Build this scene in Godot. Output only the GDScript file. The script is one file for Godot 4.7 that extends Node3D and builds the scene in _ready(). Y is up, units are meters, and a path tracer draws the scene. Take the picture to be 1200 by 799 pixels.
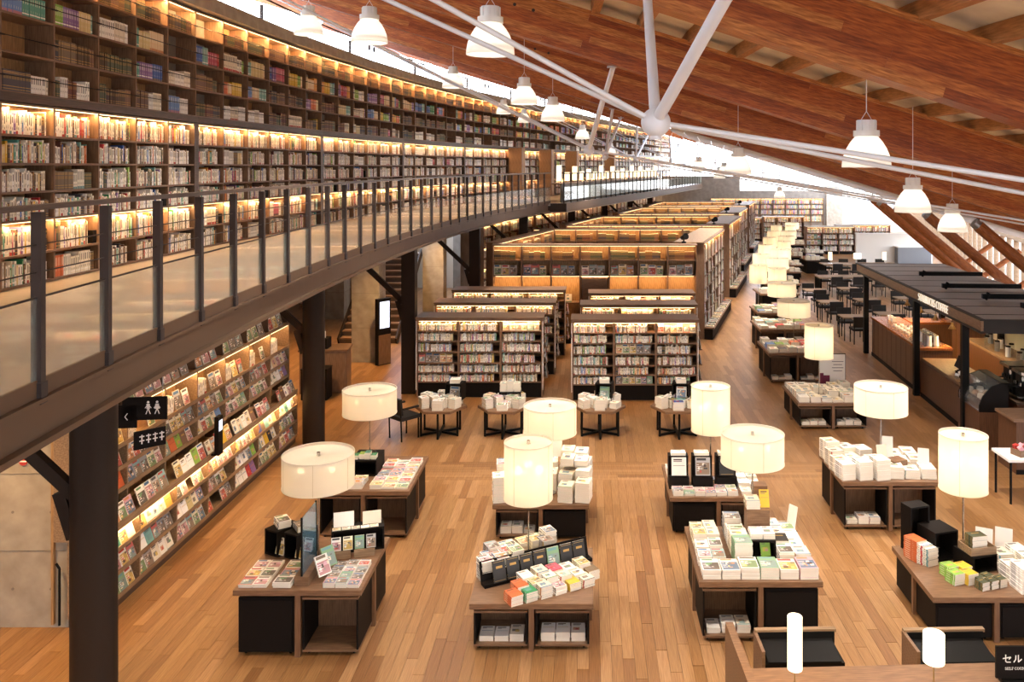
extends Node3D
# A two-storey library hall on a curved plan: gallery of books to the side, display tables and drum lamps below,
# a timber roof on tied struts, a coffee bar under its own canopy.
# Plan: walls and roof follow arcs round (84, 13); metres; depth runs along -z.
const CX := 84.0
const CZ := 13.0
const BEND := 0.26
const EYE := 5.4
const FLAT := Basis(Vector3(0, 1, 0), Vector3(0, 0, -1), Vector3(-1, 0, 0))      # a book lying on its back
const FACING := Basis(Vector3(0, 0, 1), Vector3(0, 1, 0), Vector3(-1, 0, 0))     # a book with its cover to the front
var used := {}
var boxes := {}
var tubes := {}
var M := {}
var rng := RandomNumberGenerator.new()
var book_meshes := []
var kinds := {}
var cell_name := []
var shade_meshes := {}

func numbered(n: String) -> String:
	if not used.has(n):
		used[n] = 0
		return n
	used[n] += 1
	return "%s_%03d" % [n, used[n]]

func P(x: float, y: float, z: float) -> Vector3:
	return Vector3(x, y, -z)

# a point r metres from the centre of the plan, s metres along the balcony edge
func arc(r: float, s: float, y := 0.0) -> Vector3:
	var th := minf(s / 88.0, BEND)
	var p := Vector3(CX - r * cos(th), y, -(CZ + r * sin(th)))
	if s / 88.0 > BEND:
		p += Vector3(sin(th), 0, -cos(th)) * (s - BEND * 88.0)
	return p

func turn(s: float) -> float:
	return PI / 2 - minf(s / 88.0, BEND)

func along(r: float, z: float) -> float:
	var k := (z - CZ) / r
	if k < sin(BEND):
		return asin(k) * 88.0
	return BEND * 88.0 + (z - CZ - r * sin(BEND)) / cos(BEND)

func thing(called: String, label: String, category: String, at := Vector3.ZERO, yaw := 0.0, group := "") -> Node3D:
	var o := Node3D.new()
	o.name = numbered(called)
	add_child(o)
	o.position = at
	o.rotation.y = yaw
	tag(o, label, category, group)
	return o

func tag(o: Node, label: String, category: String, group := "", kind := "") -> void:
	if label: o.set_meta("label", label)
	if category: o.set_meta("category", category)
	if group: o.set_meta("group", group)
	if kind: o.set_meta("kind", kind)

func setting(called: String, label: String, at := Vector3.ZERO, yaw := 0.0) -> Node3D:
	var o := Node3D.new()
	o.name = numbered(called)
	add_child(o)
	o.position = at
	o.rotation.y = yaw
	tag(o, label, "", "", "structure")
	return o

func mi(par: Node, called: String, mesh: Mesh, m: Material, at := Vector3.ZERO, rot := Vector3.ZERO) -> MeshInstance3D:
	var o := MeshInstance3D.new()
	o.name = numbered(called) if par == self else called
	o.mesh = mesh
	o.material_override = m
	par.add_child(o, true)
	o.position = at
	o.rotation = rot
	return o

func box_mesh(s: Vector3) -> Mesh:
	var k := "%.3f %.3f %.3f" % [s.x, s.y, s.z]
	if not boxes.has(k):
		var b := BoxMesh.new()
		b.size = s
		boxes[k] = b
	return boxes[k]

func bx(par: Node, called: String, m: Material, c: Vector3, s: Vector3, rot := Vector3.ZERO) -> MeshInstance3D:
	return mi(par, called, box_mesh(s), m, c, rot)

func cyl_mesh(r1: float, r2: float, h: float, seg := 20) -> Mesh:
	var k := "%.3f %.3f %.3f %d" % [r1, r2, h, seg]
	if not tubes.has(k):
		var b := CylinderMesh.new()
		b.top_radius = r1
		b.bottom_radius = r2
		b.height = h
		b.radial_segments = seg
		b.rings = 1
		tubes[k] = b
	return tubes[k]

func cy(par: Node, called: String, m: Material, c: Vector3, r: float, h: float, seg := 20, r2 := -1.0) -> MeshInstance3D:
	return mi(par, called, cyl_mesh(r, r if r2 < 0 else r2, h, seg), m, c)

func aim_y(d: Vector3) -> Basis:
	var y := d.normalized()
	var x := y.cross(Vector3(0, 0, 1) if absf(y.z) < 0.9 else Vector3(1, 0, 0)).normalized()
	return Basis(x, y, x.cross(y))

func rod(par: Node, called: String, m: Material, a: Vector3, b: Vector3, r: float, seg := 10, r2 := -1.0) -> MeshInstance3D:
	var o := mi(par, called, cyl_mesh(r if r2 < 0 else r2, r, a.distance_to(b), seg), m)
	o.transform = Transform3D(aim_y(b - a), (a + b) / 2)
	return o

# a straight bar of rectangular section from a to b, `up` says which way its height points
func bar(par: Node, called: String, m: Material, a: Vector3, b: Vector3, w: float, h: float, up := Vector3.UP) -> MeshInstance3D:
	var x := (b - a).normalized()
	if absf(x.dot(up)) > 0.99: up = Vector3.RIGHT
	var z := x.cross(up).normalized()
	var o := mi(par, called, box_mesh(Vector3(a.distance_to(b), h, w)), m)
	o.transform = Transform3D(Basis(x, z.cross(x), z), (a + b) / 2)
	return o

func lathe(pts: Array, seg := 32) -> ArrayMesh:
	var st := SurfaceTool.new()
	st.begin(Mesh.PRIMITIVE_TRIANGLES)
	st.set_smooth_group(0)
	for i in pts.size() - 1:
		var p: Vector2 = pts[i]
		var q: Vector2 = pts[i + 1]
		for k in seg:
			var a := TAU * k / seg
			var b := TAU * (k + 1) / seg
			var v := [Vector3(p.x * cos(a), p.y, p.x * sin(a)), Vector3(p.x * cos(b), p.y, p.x * sin(b)), Vector3(q.x * cos(b), q.y, q.x * sin(b)), Vector3(q.x * cos(a), q.y, q.x * sin(a))]
			for n in [0, 1, 2, 0, 2, 3]:
				st.add_vertex(v[n])
	st.index()
	st.generate_normals()
	return st.commit()

# a side profile (x, y) pushed through `depth` along z, centred
func prism(poly: PackedVector2Array, depth: float) -> ArrayMesh:
	var st := SurfaceTool.new()
	st.begin(Mesh.PRIMITIVE_TRIANGLES)
	st.set_smooth_group(-1)
	var tri := Geometry2D.triangulate_polygon(poly)
	var d := depth / 2
	for i in range(0, tri.size(), 3):
		var a := poly[tri[i]]
		var b := poly[tri[i + 1]]
		var c := poly[tri[i + 2]]
		if (b - a).cross(c - a) > 0:
			var t := b
			b = c
			c = t
		for v in [a, b, c]: st.add_vertex(Vector3(v.x, v.y, d))
		for v in [a, c, b]: st.add_vertex(Vector3(v.x, v.y, -d))
	var area := 0.0
	for i in poly.size(): area += poly[i].cross(poly[(i + 1) % poly.size()])
	for i in poly.size():
		var a := poly[i]
		var b := poly[(i + 1) % poly.size()]
		if area < 0:
			var t := a
			a = b
			b = t
		var q := [Vector3(a.x, a.y, d), Vector3(a.x, a.y, -d), Vector3(b.x, b.y, -d), Vector3(b.x, b.y, d)]
		for n in [0, 1, 2, 0, 2, 3]: st.add_vertex(q[n])
	st.generate_normals()
	return st.commit()

# a slab whose underside has the four given corners (in order round it)
func slab(par: Node, called: String, m: Material, a: Vector3, b: Vector3, c: Vector3, d: Vector3, thick: float) -> MeshInstance3D:
	var st := SurfaceTool.new()
	st.begin(Mesh.PRIMITIVE_TRIANGLES)
	st.set_smooth_group(-1)
	var u := Vector3(0, thick, 0)
	var v := [a, b, c, d, a + u, b + u, c + u, d + u]
	var flip := (b - a).cross(c - a).y > 0
	for f in [[0, 1, 2, 3], [7, 6, 5, 4], [0, 4, 5, 1], [1, 5, 6, 2], [2, 6, 7, 3], [3, 7, 4, 0]]:
		for n in ([0, 1, 2, 0, 2, 3] if not flip else [0, 2, 1, 0, 3, 2]):
			st.add_vertex(v[f[n]])
	st.generate_normals()
	return mi(par, called, st.commit(), m)

# ---------------------------------------------------------------- materials
func noise_tex(seed_: int, freq: float, lo: Color, hi: Color, size := 512, oct := 4, kind := FastNoiseLite.TYPE_SIMPLEX_SMOOTH) -> NoiseTexture2D:
	var n := FastNoiseLite.new()
	n.seed = seed_
	n.frequency = freq
	n.noise_type = kind
	n.fractal_octaves = oct
	var g := Gradient.new()
	g.set_color(0, lo)
	g.set_color(1, hi)
	var t := NoiseTexture2D.new()
	t.width = size
	t.height = size
	t.seamless = true
	t.noise = n
	t.color_ramp = g
	return t

func flatm(called: String, c: Color, rough := 0.6, metal := 0.0) -> StandardMaterial3D:
	var m := StandardMaterial3D.new()
	m.resource_name = called
	m.albedo_color = c
	m.roughness = rough
	m.metallic = metal
	M[called] = m
	return m

func grained(called: String, c: Color, tex: Texture2D, scale: Vector3, rough := 0.55, in_world := false) -> StandardMaterial3D:
	var m := flatm(called, c, rough)
	m.albedo_texture = tex
	m.uv1_triplanar = true
	m.uv1_world_triplanar = in_world
	m.uv1_scale = scale
	m.uv1_triplanar_sharpness = 8.0
	return m

func see_through(m: StandardMaterial3D, c: Color) -> void:     # cloth or opal glass that light passes
	m.backlight_enabled = true
	m.backlight = c

func glowing(called: String, c: Color, energy: float) -> StandardMaterial3D:
	var m := flatm(called, Color(0.9, 0.9, 0.9), 0.6)
	m.emission_enabled = true
	m.emission = c
	m.emission_energy_multiplier = energy
	return m

func make_materials() -> void:
	var grain := noise_tex(3, 0.012, Color(0.72, 0.68, 0.65), Color(1, 1, 1), 512, 5)
	var boards := noise_tex(11, 0.02, Color(0.78, 0.74, 0.70), Color(1, 1, 1), 512, 5)
	var mottle := noise_tex(7, 0.008, Color(0.86, 0.85, 0.84), Color(1, 1, 1), 512, 5)
	var streak := noise_tex(19, 0.016, Color(0.60, 0.49, 0.42), Color(1, 1, 1), 512, 5)
	var tones := ["aa8153", "a2784b", "b2885a", "9b7146", "ac8256", "a57b4f", "b98f64", "946941"]
	for i in tones.size():
		grained("plank%d" % i, Color(tones[i]), boards, Vector3(6, 6, 0.22), 0.34, true)
	grained("cross_plank", Color("b0854f"), boards, Vector3(0.22, 6, 6), 0.34, true)
	var pm := grained("plank_mass", Color.WHITE, boards, Vector3(6, 6, 0.22), 0.34, true)
	pm.vertex_color_use_as_albedo = true
	flatm("subfloor", Color("4a3524"), 0.9)
	grained("gallery_floor", Color("9f968a"), boards, Vector3(0.5, 5, 5), 0.28)
	grained("walnut", Color("907157"), grain, Vector3(0.5, 7, 7), 0.5)
	grained("walnut_upright", Color("907157"), grain, Vector3(7, 0.5, 7), 0.5)
	grained("walnut_dark", Color("5c4838"), grain, Vector3(0.5, 7, 7), 0.5)
	grained("table_wood", Color("8f6d4f"), grain, Vector3(0.6, 7, 7), 0.45)
	grained("table_wood_upright", Color("866447"), grain, Vector3(7, 0.6, 7), 0.45)
	grained("honey_panel", Color("c29a68"), grain, Vector3(5, 0.6, 5), 0.55)
	grained("bar_wood", Color("6f4c34"), grain, Vector3(8, 0.4, 8), 0.4)
	grained("bar_top", Color("a8683c"), grain, Vector3(0.5, 6, 6), 0.25)
	grained("tan_board", Color("a98d6c"), grain, Vector3(0.4, 6, 6), 0.5)
	var laminae := ["c26e30", "cf803e", "ab5a22", "da944e", "c47436"]
	for i in laminae.size():
		grained("lamina%d" % i, Color(laminae[i]), streak, Vector3(0.5, 5, 5), 0.42)
	grained("prop_wood", Color("c67c42"), streak, Vector3(5, 0.5, 5), 0.42)
	grained("purlin_wood", Color("cc9660"), grain, Vector3(0.6, 6, 6), 0.5)
	grained("roof_panel", Color("f2ead4"), mottle, Vector3(0.4, 0.4, 0.4), 0.8)
	grained("concrete", Color("b0a695"), mottle, Vector3(0.7, 0.7, 0.7), 0.8)
	grained("concrete_dark", Color("8d8478"), mottle, Vector3(0.5, 0.5, 0.5), 0.8)
	flatm("plaster", Color("dcd8cf"), 0.8)
	flatm("soffit", Color("9a8c7c"), 0.8)
	flatm("steel_brown", Color("65503f"), 0.55)
	flatm("steel_dark", Color("403836"), 0.5)
	flatm("column_paint", Color("2e241d"), 0.5)
	flatm("black_box", Color("16110e"), 0.6)
	flatm("black_metal", Color("141312"), 0.5)
	flatm("black_chair", Color("2a2623"), 0.6)
	flatm("white_steel", Color("dfe1e4"), 0.3)
	see_through(flatm("lamp_white", Color("f6f5f2"), 0.35), Color(0.75, 0.75, 0.73))
	flatm("chrome", Color("c8c8c6"), 0.2, 1.0)
	flatm("brass", Color("a88a58"), 0.35, 0.8)
	flatm("white_card", Color("efece6"), 0.7)
	flatm("cream_card", Color("e6dcc6"), 0.7)
	flatm("canopy_dark", Color("34312f"), 0.5)
	flatm("canopy_top", Color("918d88"), 0.4)  # light grey: sky reflected on the canopy roof is in the colour
	flatm("steel", Color("aeb2b6"), 0.3, 0.9)
	flatm("cup_white", Color("f2f0ec"), 0.3)
	flatm("maroon", Color("7d2f4a"), 0.7)
	flatm("red_print", Color("b5332c"), 0.7)
	flatm("grey_print", Color("77797c"), 0.7)
	flatm("pink_print", Color("e2a9b4"), 0.7)
	flatm("leaf_green", Color("6f8f4a"), 0.7)
	flatm("asphalt", Color("a9aba6"), 0.9)
	see_through(flatm("white_slat", Color("f4f2ee"), 0.6), Color(0.45, 0.45, 0.45))
	var sh := flatm("shade_cloth", Color(0.96, 0.93, 0.86, 0.93), 0.8)
	sh.transparency = BaseMaterial3D.TRANSPARENCY_ALPHA
	see_through(sh, Color(1.0, 0.98, 0.93))
	var df := flatm("shade_diffuser", Color("eee6d4"), 0.7)
	see_through(df, Color(0.85, 0.82, 0.76))
	flatm("shade_seam", Color("cfc4ac"), 0.8)
	for g in [["glass", Color(0.86, 0.93, 0.90, 0.10)], ["clear_glass", Color(0.95, 0.97, 0.97, 0.06)], ["poster_film", Color(0.35, 0.5, 0.58, 0.55)], ["tinted_pane", Color(0.50, 0.53, 0.48, 0.72)]]:
		var m := flatm(g[0], g[1], 0.05)
		m.transparency = BaseMaterial3D.TRANSPARENCY_ALPHA
	for b in ["black_box", "black_metal", "black_chair", "column_paint", "steel_brown", "steel_dark", "canopy_dark"]:
		M[b].metallic_specular = 0.25
	flatm("glass_edge", Color("7e9c8c"), 0.2)
	glowing("led", Color(1.0, 0.85, 0.62), 2.5)
	glowing("bulb", Color(1.0, 0.86, 0.62), 9.0)
	glowing("pendant_glow", Color(1.0, 0.95, 0.88), 4.0)
	glowing("tube_glow", Color(1.0, 0.90, 0.72), 1.6)
	glowing("screen_glow", Color(0.80, 0.88, 1.0), 0.9)
	glowing("letter_glow", Color(1.0, 0.93, 0.80), 0.5)

# ---------------------------------------------------------------- books: 64 printed designs on one sheet
# 0-17 pale paperbacks, 18-31 coloured bindings, 32-43 dark cloth sets, 44-63 magazines and picture books
func make_books() -> void:
	var pale := ["f1ead9", "ece2cc", "f5f1e6", "e8dcc4", "efe9de", "f6f3ec"]
	var bright := [["3f62a8", "blue"], ["2f8a55", "green"], ["d9b431", "yellow"], ["c23a3a", "red"], ["5fa08e", "sea-green"], ["e0a04a", "orange"], ["6c8fc4", "light blue"], ["86b34a", "lime green"], ["d8c48c", "straw"], ["b9566a", "rose"], ["7cb0a8", "pale teal"], ["cf6a3a", "rust"], ["e3c9a0", "buff"], ["8a6aa0", "violet"]]
	var dark := [["5a2a22", "maroon"], ["33402c", "dark green"], ["2c3140", "navy"], ["4a3a28", "brown"], ["6b4a2a", "tan-brown"], ["3a2a24", "umber"], ["70604a", "khaki"], ["2a2a2a", "black"], ["5c3c30", "russet"], ["46503c", "olive"], ["7a5a48", "clay"], ["3c3a44", "slate"]]
	var im := Image.create(1024, 1024, false, Image.FORMAT_RGB8)
	var r := RandomNumberGenerator.new()
	r.seed = 5
	var marks := [Color("b8392f"), Color("3c648f"), Color("5a8a56"), Color("cfae4a"), Color("bd8090"), Color("3a3a3a"), Color("7a6a58"), Color("6e9a9c"), Color("c98450"), Color("55504a")]
	for i in 64:
		var ox := (i % 8) * 128
		var oy := (i / 8) * 128
		var bg := Color(pale[i % 6])
		var nm := "pale"
		if i >= 44:
			bg = [Color("f2eee6"), Color("e9e4da"), marks[r.randi() % 10].lerp(Color.WHITE, 0.55), marks[r.randi() % 10].lerp(Color.WHITE, 0.25), Color("efe7c8")][i % 5]
			nm = ["white", "off-white", "tinted", "coloured", "cream"][i % 5]
		elif i >= 32:
			bg = Color(dark[i - 32][0]).lerp(Color("a08a70"), 0.16 if i != 39 else 0.0)
			nm = dark[i - 32][1]
		elif i >= 18:
			bg = Color(bright[i - 18][0])
			nm = bright[i - 18][1]
		else:
			nm = ["cream", "buff", "white", "beige", "ivory", "pale grey"][i % 6]
		cell_name.append(nm)
		im.fill_rect(Rect2i(ox, oy, 128, 128), bg)
		# cover, 0..87
		if i >= 44:
			var a: Color = marks[r.randi() % 10]
			var b: Color = marks[r.randi() % 10]
			var top := r.randi_range(30, 46)
			im.fill_rect(Rect2i(ox + 6, oy + top, 76, 118 - top), a.lerp(Color("b09478"), 0.35))
			for k in 9:
				im.fill_rect(Rect2i(ox + 8 + r.randi() % 56, oy + top + 2 + r.randi() % maxi(1, 92 - top), r.randi_range(8, 24), r.randi_range(6, 22)), [a, b, Color("e8d8c0"), Color("4a3a30"), marks[r.randi() % 10]][k % 5].lerp(Color.WHITE, r.randf() * 0.4))
			im.fill_rect(Rect2i(ox + 8, oy + 6, r.randi_range(50, 72), r.randi_range(12, 18)), b)
			for k in 4:
				im.fill_rect(Rect2i(ox + 8, oy + top + 12 + k * 14, r.randi_range(12, 34), 3), Color("fafafa"))
		elif i >= 32:
			im.fill_rect(Rect2i(ox + 8, oy + 10, 72, 2), Color("c09a52"))
			im.fill_rect(Rect2i(ox + 8, oy + 116, 72, 2), Color("c09a52"))
			im.fill_rect(Rect2i(ox + 22, oy + 34, 44, 14), Color("b8924e"))
		else:
			var a: Color = marks[r.randi() % 10]
			if r.randf() < 0.6:
				im.fill_rect(Rect2i(ox + r.randi_range(8, 22), oy + r.randi_range(44, 60), r.randi_range(30, 54), r.randi_range(28, 50)), a.lerp(bg, 0.35))
				im.fill_rect(Rect2i(ox + r.randi_range(16, 40), oy + r.randi_range(60, 76), r.randi_range(14, 28), r.randi_range(14, 26)), marks[r.randi() % 10].lerp(bg, 0.2))
			else:
				im.fill_rect(Rect2i(ox + 10, oy + 56, 68, 3), a)
			im.fill_rect(Rect2i(ox + 12, oy + 12, r.randi_range(34, 64), 9), Color("3c3632").lerp(a, 0.3))
			im.fill_rect(Rect2i(ox + 12, oy + 26, r.randi_range(22, 50), 5), Color("6a625a"))
			im.fill_rect(Rect2i(ox, oy + 112, 88, 16), a.lerp(bg, 0.3 if i % 3 == 0 else 1.0))
		# spine, 88..107
		im.fill_rect(Rect2i(ox + 88, oy, 20, 128), bg)
		if i >= 32 and i < 44:
			for y in [12, 20, 96, 112]: im.fill_rect(Rect2i(ox + 88, oy + y, 20, 4), Color("b8924e"))
			im.fill_rect(Rect2i(ox + 91, oy + 34, 14, 22), Color("a07c42").lerp(bg, 0.3))
		else:
			var ink: Color = Color("3a342e") if i < 18 or i >= 44 else Color("f0ead8").lerp(bg, 0.25)
			im.fill_rect(Rect2i(ox + 95, oy + 14, 6, r.randi_range(34, 62)), ink)
			im.fill_rect(Rect2i(ox + 96, oy + 84, 4, r.randi_range(8, 18)), ink.lerp(bg, 0.3))
			if i % 3 == 0:
				im.fill_rect(Rect2i(ox + 88, oy + 108, 20, 20), marks[r.randi() % 10])
			elif i % 3 == 1:
				im.fill_rect(Rect2i(ox + 88, oy + 104, 20, 8), Color("f6f2ea"))
		# page edges, 108..127
		im.fill_rect(Rect2i(ox + 108, oy, 20, 128), Color("eee6d6"))
		for k in 7:
			im.fill_rect(Rect2i(ox + 109 + k * 3, oy, 1, 128), Color("dccfb8"))
	var m := flatm("book_print", Color.WHITE, 0.55)
	m.albedo_texture = ImageTexture.create_from_image(im)
	for i in 64:
		var o := Vector2((i % 8) * 128, (i / 8) * 128)
		var cover := [o + Vector2(1, 1), o + Vector2(86, 126)]
		var back := [o + Vector2(2, 2), o + Vector2(6, 6)]
		var spine := [o + Vector2(89, 1), o + Vector2(106, 126)]
		var pages := [o + Vector2(109, 2), o + Vector2(126, 126)]
		var st := SurfaceTool.new()
		st.begin(Mesh.PRIMITIVE_TRIANGLES)
		# normal, right, up, sheet area
		for f in [[Vector3(1, 0, 0), Vector3(0, 0, -1), Vector3(0, 1, 0), cover], [Vector3(-1, 0, 0), Vector3(0, 0, 1), Vector3(0, 1, 0), back], [Vector3(0, 0, 1), Vector3(1, 0, 0), Vector3(0, 1, 0), spine], [Vector3(0, 0, -1), Vector3(-1, 0, 0), Vector3(0, 1, 0), pages], [Vector3(0, 1, 0), Vector3(1, 0, 0), Vector3(0, 0, -1), pages], [Vector3(0, -1, 0), Vector3(1, 0, 0), Vector3(0, 0, 1), pages]]:
			var q := []
			for c in [[-1, 1], [1, 1], [1, -1], [-1, -1]]:
				q.append([(f[0] + f[1] * c[0] + f[2] * c[1]) * 0.5, Vector2(f[3][0].x if c[0] < 0 else f[3][1].x, f[3][0].y if c[1] > 0 else f[3][1].y) / 1024.0])
			for n in [0, 1, 2, 0, 2, 3]:
				st.set_normal(f[0])
				st.set_uv(q[n][1])
				st.add_vertex(q[n][0])
		st.index()
		book_meshes.append(st.commit())

# a label of at most 16 words: the small words go first
func fit(label: String) -> String:
	for w in [["topping its pile", "topmost"], [" the ", " "], [" its ", " "], [" of ", " "], [" with ", " "]]:
		if label.split(" ", false).size() <= 16: break
		label = label.replace(w[0], w[1])
	return label

# files one book away; the largest in view become things of their own in place_books()
func book(xf: Transform3D, size: Vector3, cell: int, kind: String, label: String, bonus := 1.0) -> void:
	var p := xf.origin
	var z := maxf(0.5, -p.z)
	var px := 690.0 + 1000.0 * p.x / z
	var py := 195.0 + 1000.0 * (EYE - p.y) / z
	var score := 0.0
	if px > -5 and px < 1205 and py > -5 and py < 804:
		score = maxf(size.x * size.y, maxf(size.y * size.z * 0.8, 0.0) if bonus > 1.0 else size.x * size.y) / (z * z) * bonus
	if not kinds.has(kind): kinds[kind] = []
	kinds[kind].append([score, Transform3D(xf.basis.scaled_local(size), p), cell, fit(label)])

func place_books() -> void:
	var about := {
		"gallery_book": ["book", "books on the gallery wall shelves", "gallery_book_mass", "far rows of books on the curved gallery wall shelves"],
		"shelved_book": ["paperback", "books in the free-standing bookcases", "bookcase_book_mass", "rows of books filling the free-standing bookcases"],
		"magazine": ["magazine", "magazines on the wall rack under the gallery", "magazine_mass", "magazines further along the lit wall racks"],
		"display_book": ["display book", "books laid out on the display tables", "display_book_mass", "lower and farther books in the piles on the display tables"]}
	for kind in kinds:
		var list: Array = kinds[kind]
		list.sort_custom(func(a, b): return a[0] > b[0])
		var n := mini(300, list.size())
		while n > 0 and list[n - 1][0] <= 0.0: n -= 1
		for i in n:
			var o := MeshInstance3D.new()
			o.name = numbered(kind)
			o.mesh = book_meshes[list[i][2]]
			o.material_override = M.book_print
			add_child(o)
			o.transform = list[i][1]
			tag(o, list[i][3], about[kind][0], about[kind][1])
		var by := {}
		for i in range(n, list.size()):
			var c: int = list[i][2]
			if not by.has(c): by[c] = []
			by[c].append(list[i][1])
		if by.is_empty(): continue
		var mass := Node3D.new()
		mass.name = about[kind][2]
		add_child(mass)
		tag(mass, about[kind][3], about[kind][0], "", "stuff")
		for c in by:
			var mm := MultiMesh.new()
			mm.transform_format = MultiMesh.TRANSFORM_3D
			mm.mesh = book_meshes[c]
			mm.instance_count = by[c].size()
			for k in by[c].size(): mm.set_instance_transform(k, by[c][k])
			var o := MultiMeshInstance3D.new()
			o.name = "book_row"
			o.multimesh = mm
			o.material_override = M.book_print
			o.set_meta("kind", "stuff")
			mass.add_child(o, true)

const ORD := ["first", "second", "third", "fourth", "fifth", "sixth", "seventh", "eighth", "ninth", "tenth", "eleventh", "twelfth"]
func nth(n: int) -> String:
	if n < 12: return ORD[n]
	var k := n + 1
	return "%d%s" % [k, "th" if k % 100 in [11, 12, 13] else ["th", "st", "nd", "rd", "th", "th", "th", "th", "th", "th"][k % 10]]

func cell_of(family: String) -> int:
	match family:
		"pale": return rng.randi_range(0, 17) if rng.randf() < 0.66 else (rng.randi_range(18, 31) if rng.randf() < 0.5 else rng.randi_range(32, 43))
		"bright": return rng.randi_range(18, 31)
		"dark": return rng.randi_range(32, 43)
		"magazine": return rng.randi_range(44, 63)
		"white": return rng.randi_range(0, 17)
		"display": return rng.randi_range(44, 63) if rng.randf() < 0.55 else rng.randi_range(0, 17)
		"mixed":
			var k := rng.randf()
			return rng.randi_range(0, 17) if k < 0.45 else (rng.randi_range(18, 31) if k < 0.65 else (rng.randi_range(44, 63) if k < 0.9 else rng.randi_range(32, 43)))
	return 0

# a row of books standing on a shelf from x0 to x1, spines at z; `where` ends each label
func row(xf: Transform3D, x0: float, x1: float, y: float, z: float, h: float, family: String, kind: String, where: String, tmin := 0.014, tmax := 0.04, sets := false, fill := 0.9) -> void:
	var x := x0 + 0.01
	var n := 0
	var stop := x0 + (x1 - x0) * rng.randf_range(fill - 0.12, minf(fill + 0.12, 0.985))
	var cell := cell_of(family)
	var run := 0
	var bh := h * rng.randf_range(0.72, 0.88)
	var t := rng.randf_range(tmin, tmax)
	while true:
		if sets:
			if run <= 0:
				run = rng.randi_range(4, 12)
				cell = cell_of(family)
				bh = h * rng.randf_range(0.66, 0.86)
				t = rng.randf_range(tmin, tmax)
			run -= 1
		else:
			cell = cell_of(family)
			bh = h * (rng.randf_range(0.66, 0.74) if rng.randf() < 0.55 else rng.randf_range(0.72, 0.93))
			t = rng.randf_range(tmin, tmax)
		if x + t > stop: break
		var d := bh * 0.68
		var lean := 0.0
		if not sets and rng.randf() < 0.012: lean = 0.06
		var b := Basis(Vector3(0, 0, 1), lean)
		book(xf * Transform3D(b, Vector3(x + t / 2, y + bh / 2 + 0.001, z - d / 2 - rng.randf() * 0.012)), Vector3(t - 0.0008, bh, d), cell, kind, "%s spine, %s along, %s" % [cell_name[cell], nth(n), where])
		n += 1
		x += t + (0.004 if lean > 0 else 0.0)

# covers facing out, leaning back on a sloped ledge
func faced(xf: Transform3D, x0: float, x1: float, y: float, z: float, h: float, family: String, kind: String, where: String, tilt := 0.3, gap := 0.03, fill := 1.0, pile := 1) -> void:
	var x := x0 + 0.02
	var n := 0
	while true:
		var bh := h * rng.randf_range(0.82, 1.0)
		var w := bh * rng.randf_range(0.68, 0.78)
		if x + w > x1: break
		if rng.randf() < fill:
			var cell := cell_of(family)
			for k in pile:
				var t := 0.012
				var basis := Basis(Vector3(1, 0, 0), -tilt) * FACING
				var at := Vector3(x + w / 2, y + bh / 2 * cos(tilt) + 0.004, z - bh / 2 * sin(tilt) - k * (t + 0.001))
				book(xf * Transform3D(basis, at), Vector3(t, bh, w), cell, kind, "%s cover facing out, %s along, %s" % [cell_name[cell], nth(n), where], 1.2 if k == 0 else 0.3)
			n += 1
		x += w + gap * rng.randf_range(0.6, 1.4)

# a pile lying flat, n books high, centre (x, z), top cover up
func pile(x: float, y: float, z: float, n: int, w: float, h: float, t: float, family: String, where: String, yaw := 0.0, cell := -1) -> float:
	var c := cell if cell >= 0 else cell_of(family)
	var b := Basis(Vector3.UP, yaw) * FLAT
	for k in n:
		var j := Vector3(rng.randf_range(-0.004, 0.004), 0, rng.randf_range(-0.004, 0.004))
		book(Transform3D(b, P(x, y + t * (k + 0.5) + 0.0005, z) + j), Vector3(t - 0.001, h, w), c, "display_book", "%s book, %s, %s" % [cell_name[c], "topping its pile" if k == n - 1 else "%s in pile" % nth(k), where], 1.5 if k == n - 1 else 1.01)
	return y + t * n

# piles on a grid over part of a tabletop, clear of the lamp feet
var lamp_feet := []
func piles(x0: float, x1: float, z0: float, z1: float, y: float, nx: int, nz: int, lo: int, hi: int, t: float, family: String, where: String, yaw := 0.0, fillw := 0.94) -> void:
	var dx := (x1 - x0) / nx
	var dz := (z1 - z0) / nz
	for j in nz:
		for i in nx:
			var spot := Vector2(x0 + dx * (i + 0.5), z0 + dz * (j + 0.5))
			if lamp_feet.any(func(p): return p.distance_to(spot) < 0.21): continue
			var w := minf(dx * fillw, 0.21)
			var h := minf(dz * fillw, w * 1.42)
			pile(x0 + dx * (i + 0.5), y, z0 + dz * (j + 0.5), rng.randi_range(lo, hi), w, h, t, family, "%s row, %s across, %s" % [nth(j), nth(i), where], yaw + rng.randf_range(-0.03, 0.03))

# a book propped upright with its cover towards the front
func stood(x: float, y: float, z: float, w: float, h: float, cell: int, where: String, yaw := 0.0, tilt := 0.25) -> void:
	var b := Basis(Vector3.UP, yaw) * Basis(Vector3(1, 0, 0), -tilt) * FACING
	book(Transform3D(b, P(x, y + h / 2 * cos(tilt) + 0.006, z)), Vector3(0.018, h, w), cell, "display_book", "%s book propped upright %s" % [cell_name[cell], where], 2.0)

# ---------------------------------------------------------------- light fittings
func area_light(par: Node, at: Vector3, size: Vector2, c: Color, e: float, tilt: float) -> void:
	var l := AreaLight3D.new()
	l.name = "strip_glow"
	par.add_child(l, true)
	l.position = at
	l.rotation = Vector3(-PI / 2 + tilt, 0, 0)
	l.area_size = size
	l.light_color = c
	l.light_energy = e
	l.area_range = 40.0
	l.shadow_enabled = true

const WARM := Color(1.0, 0.79, 0.54)
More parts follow.
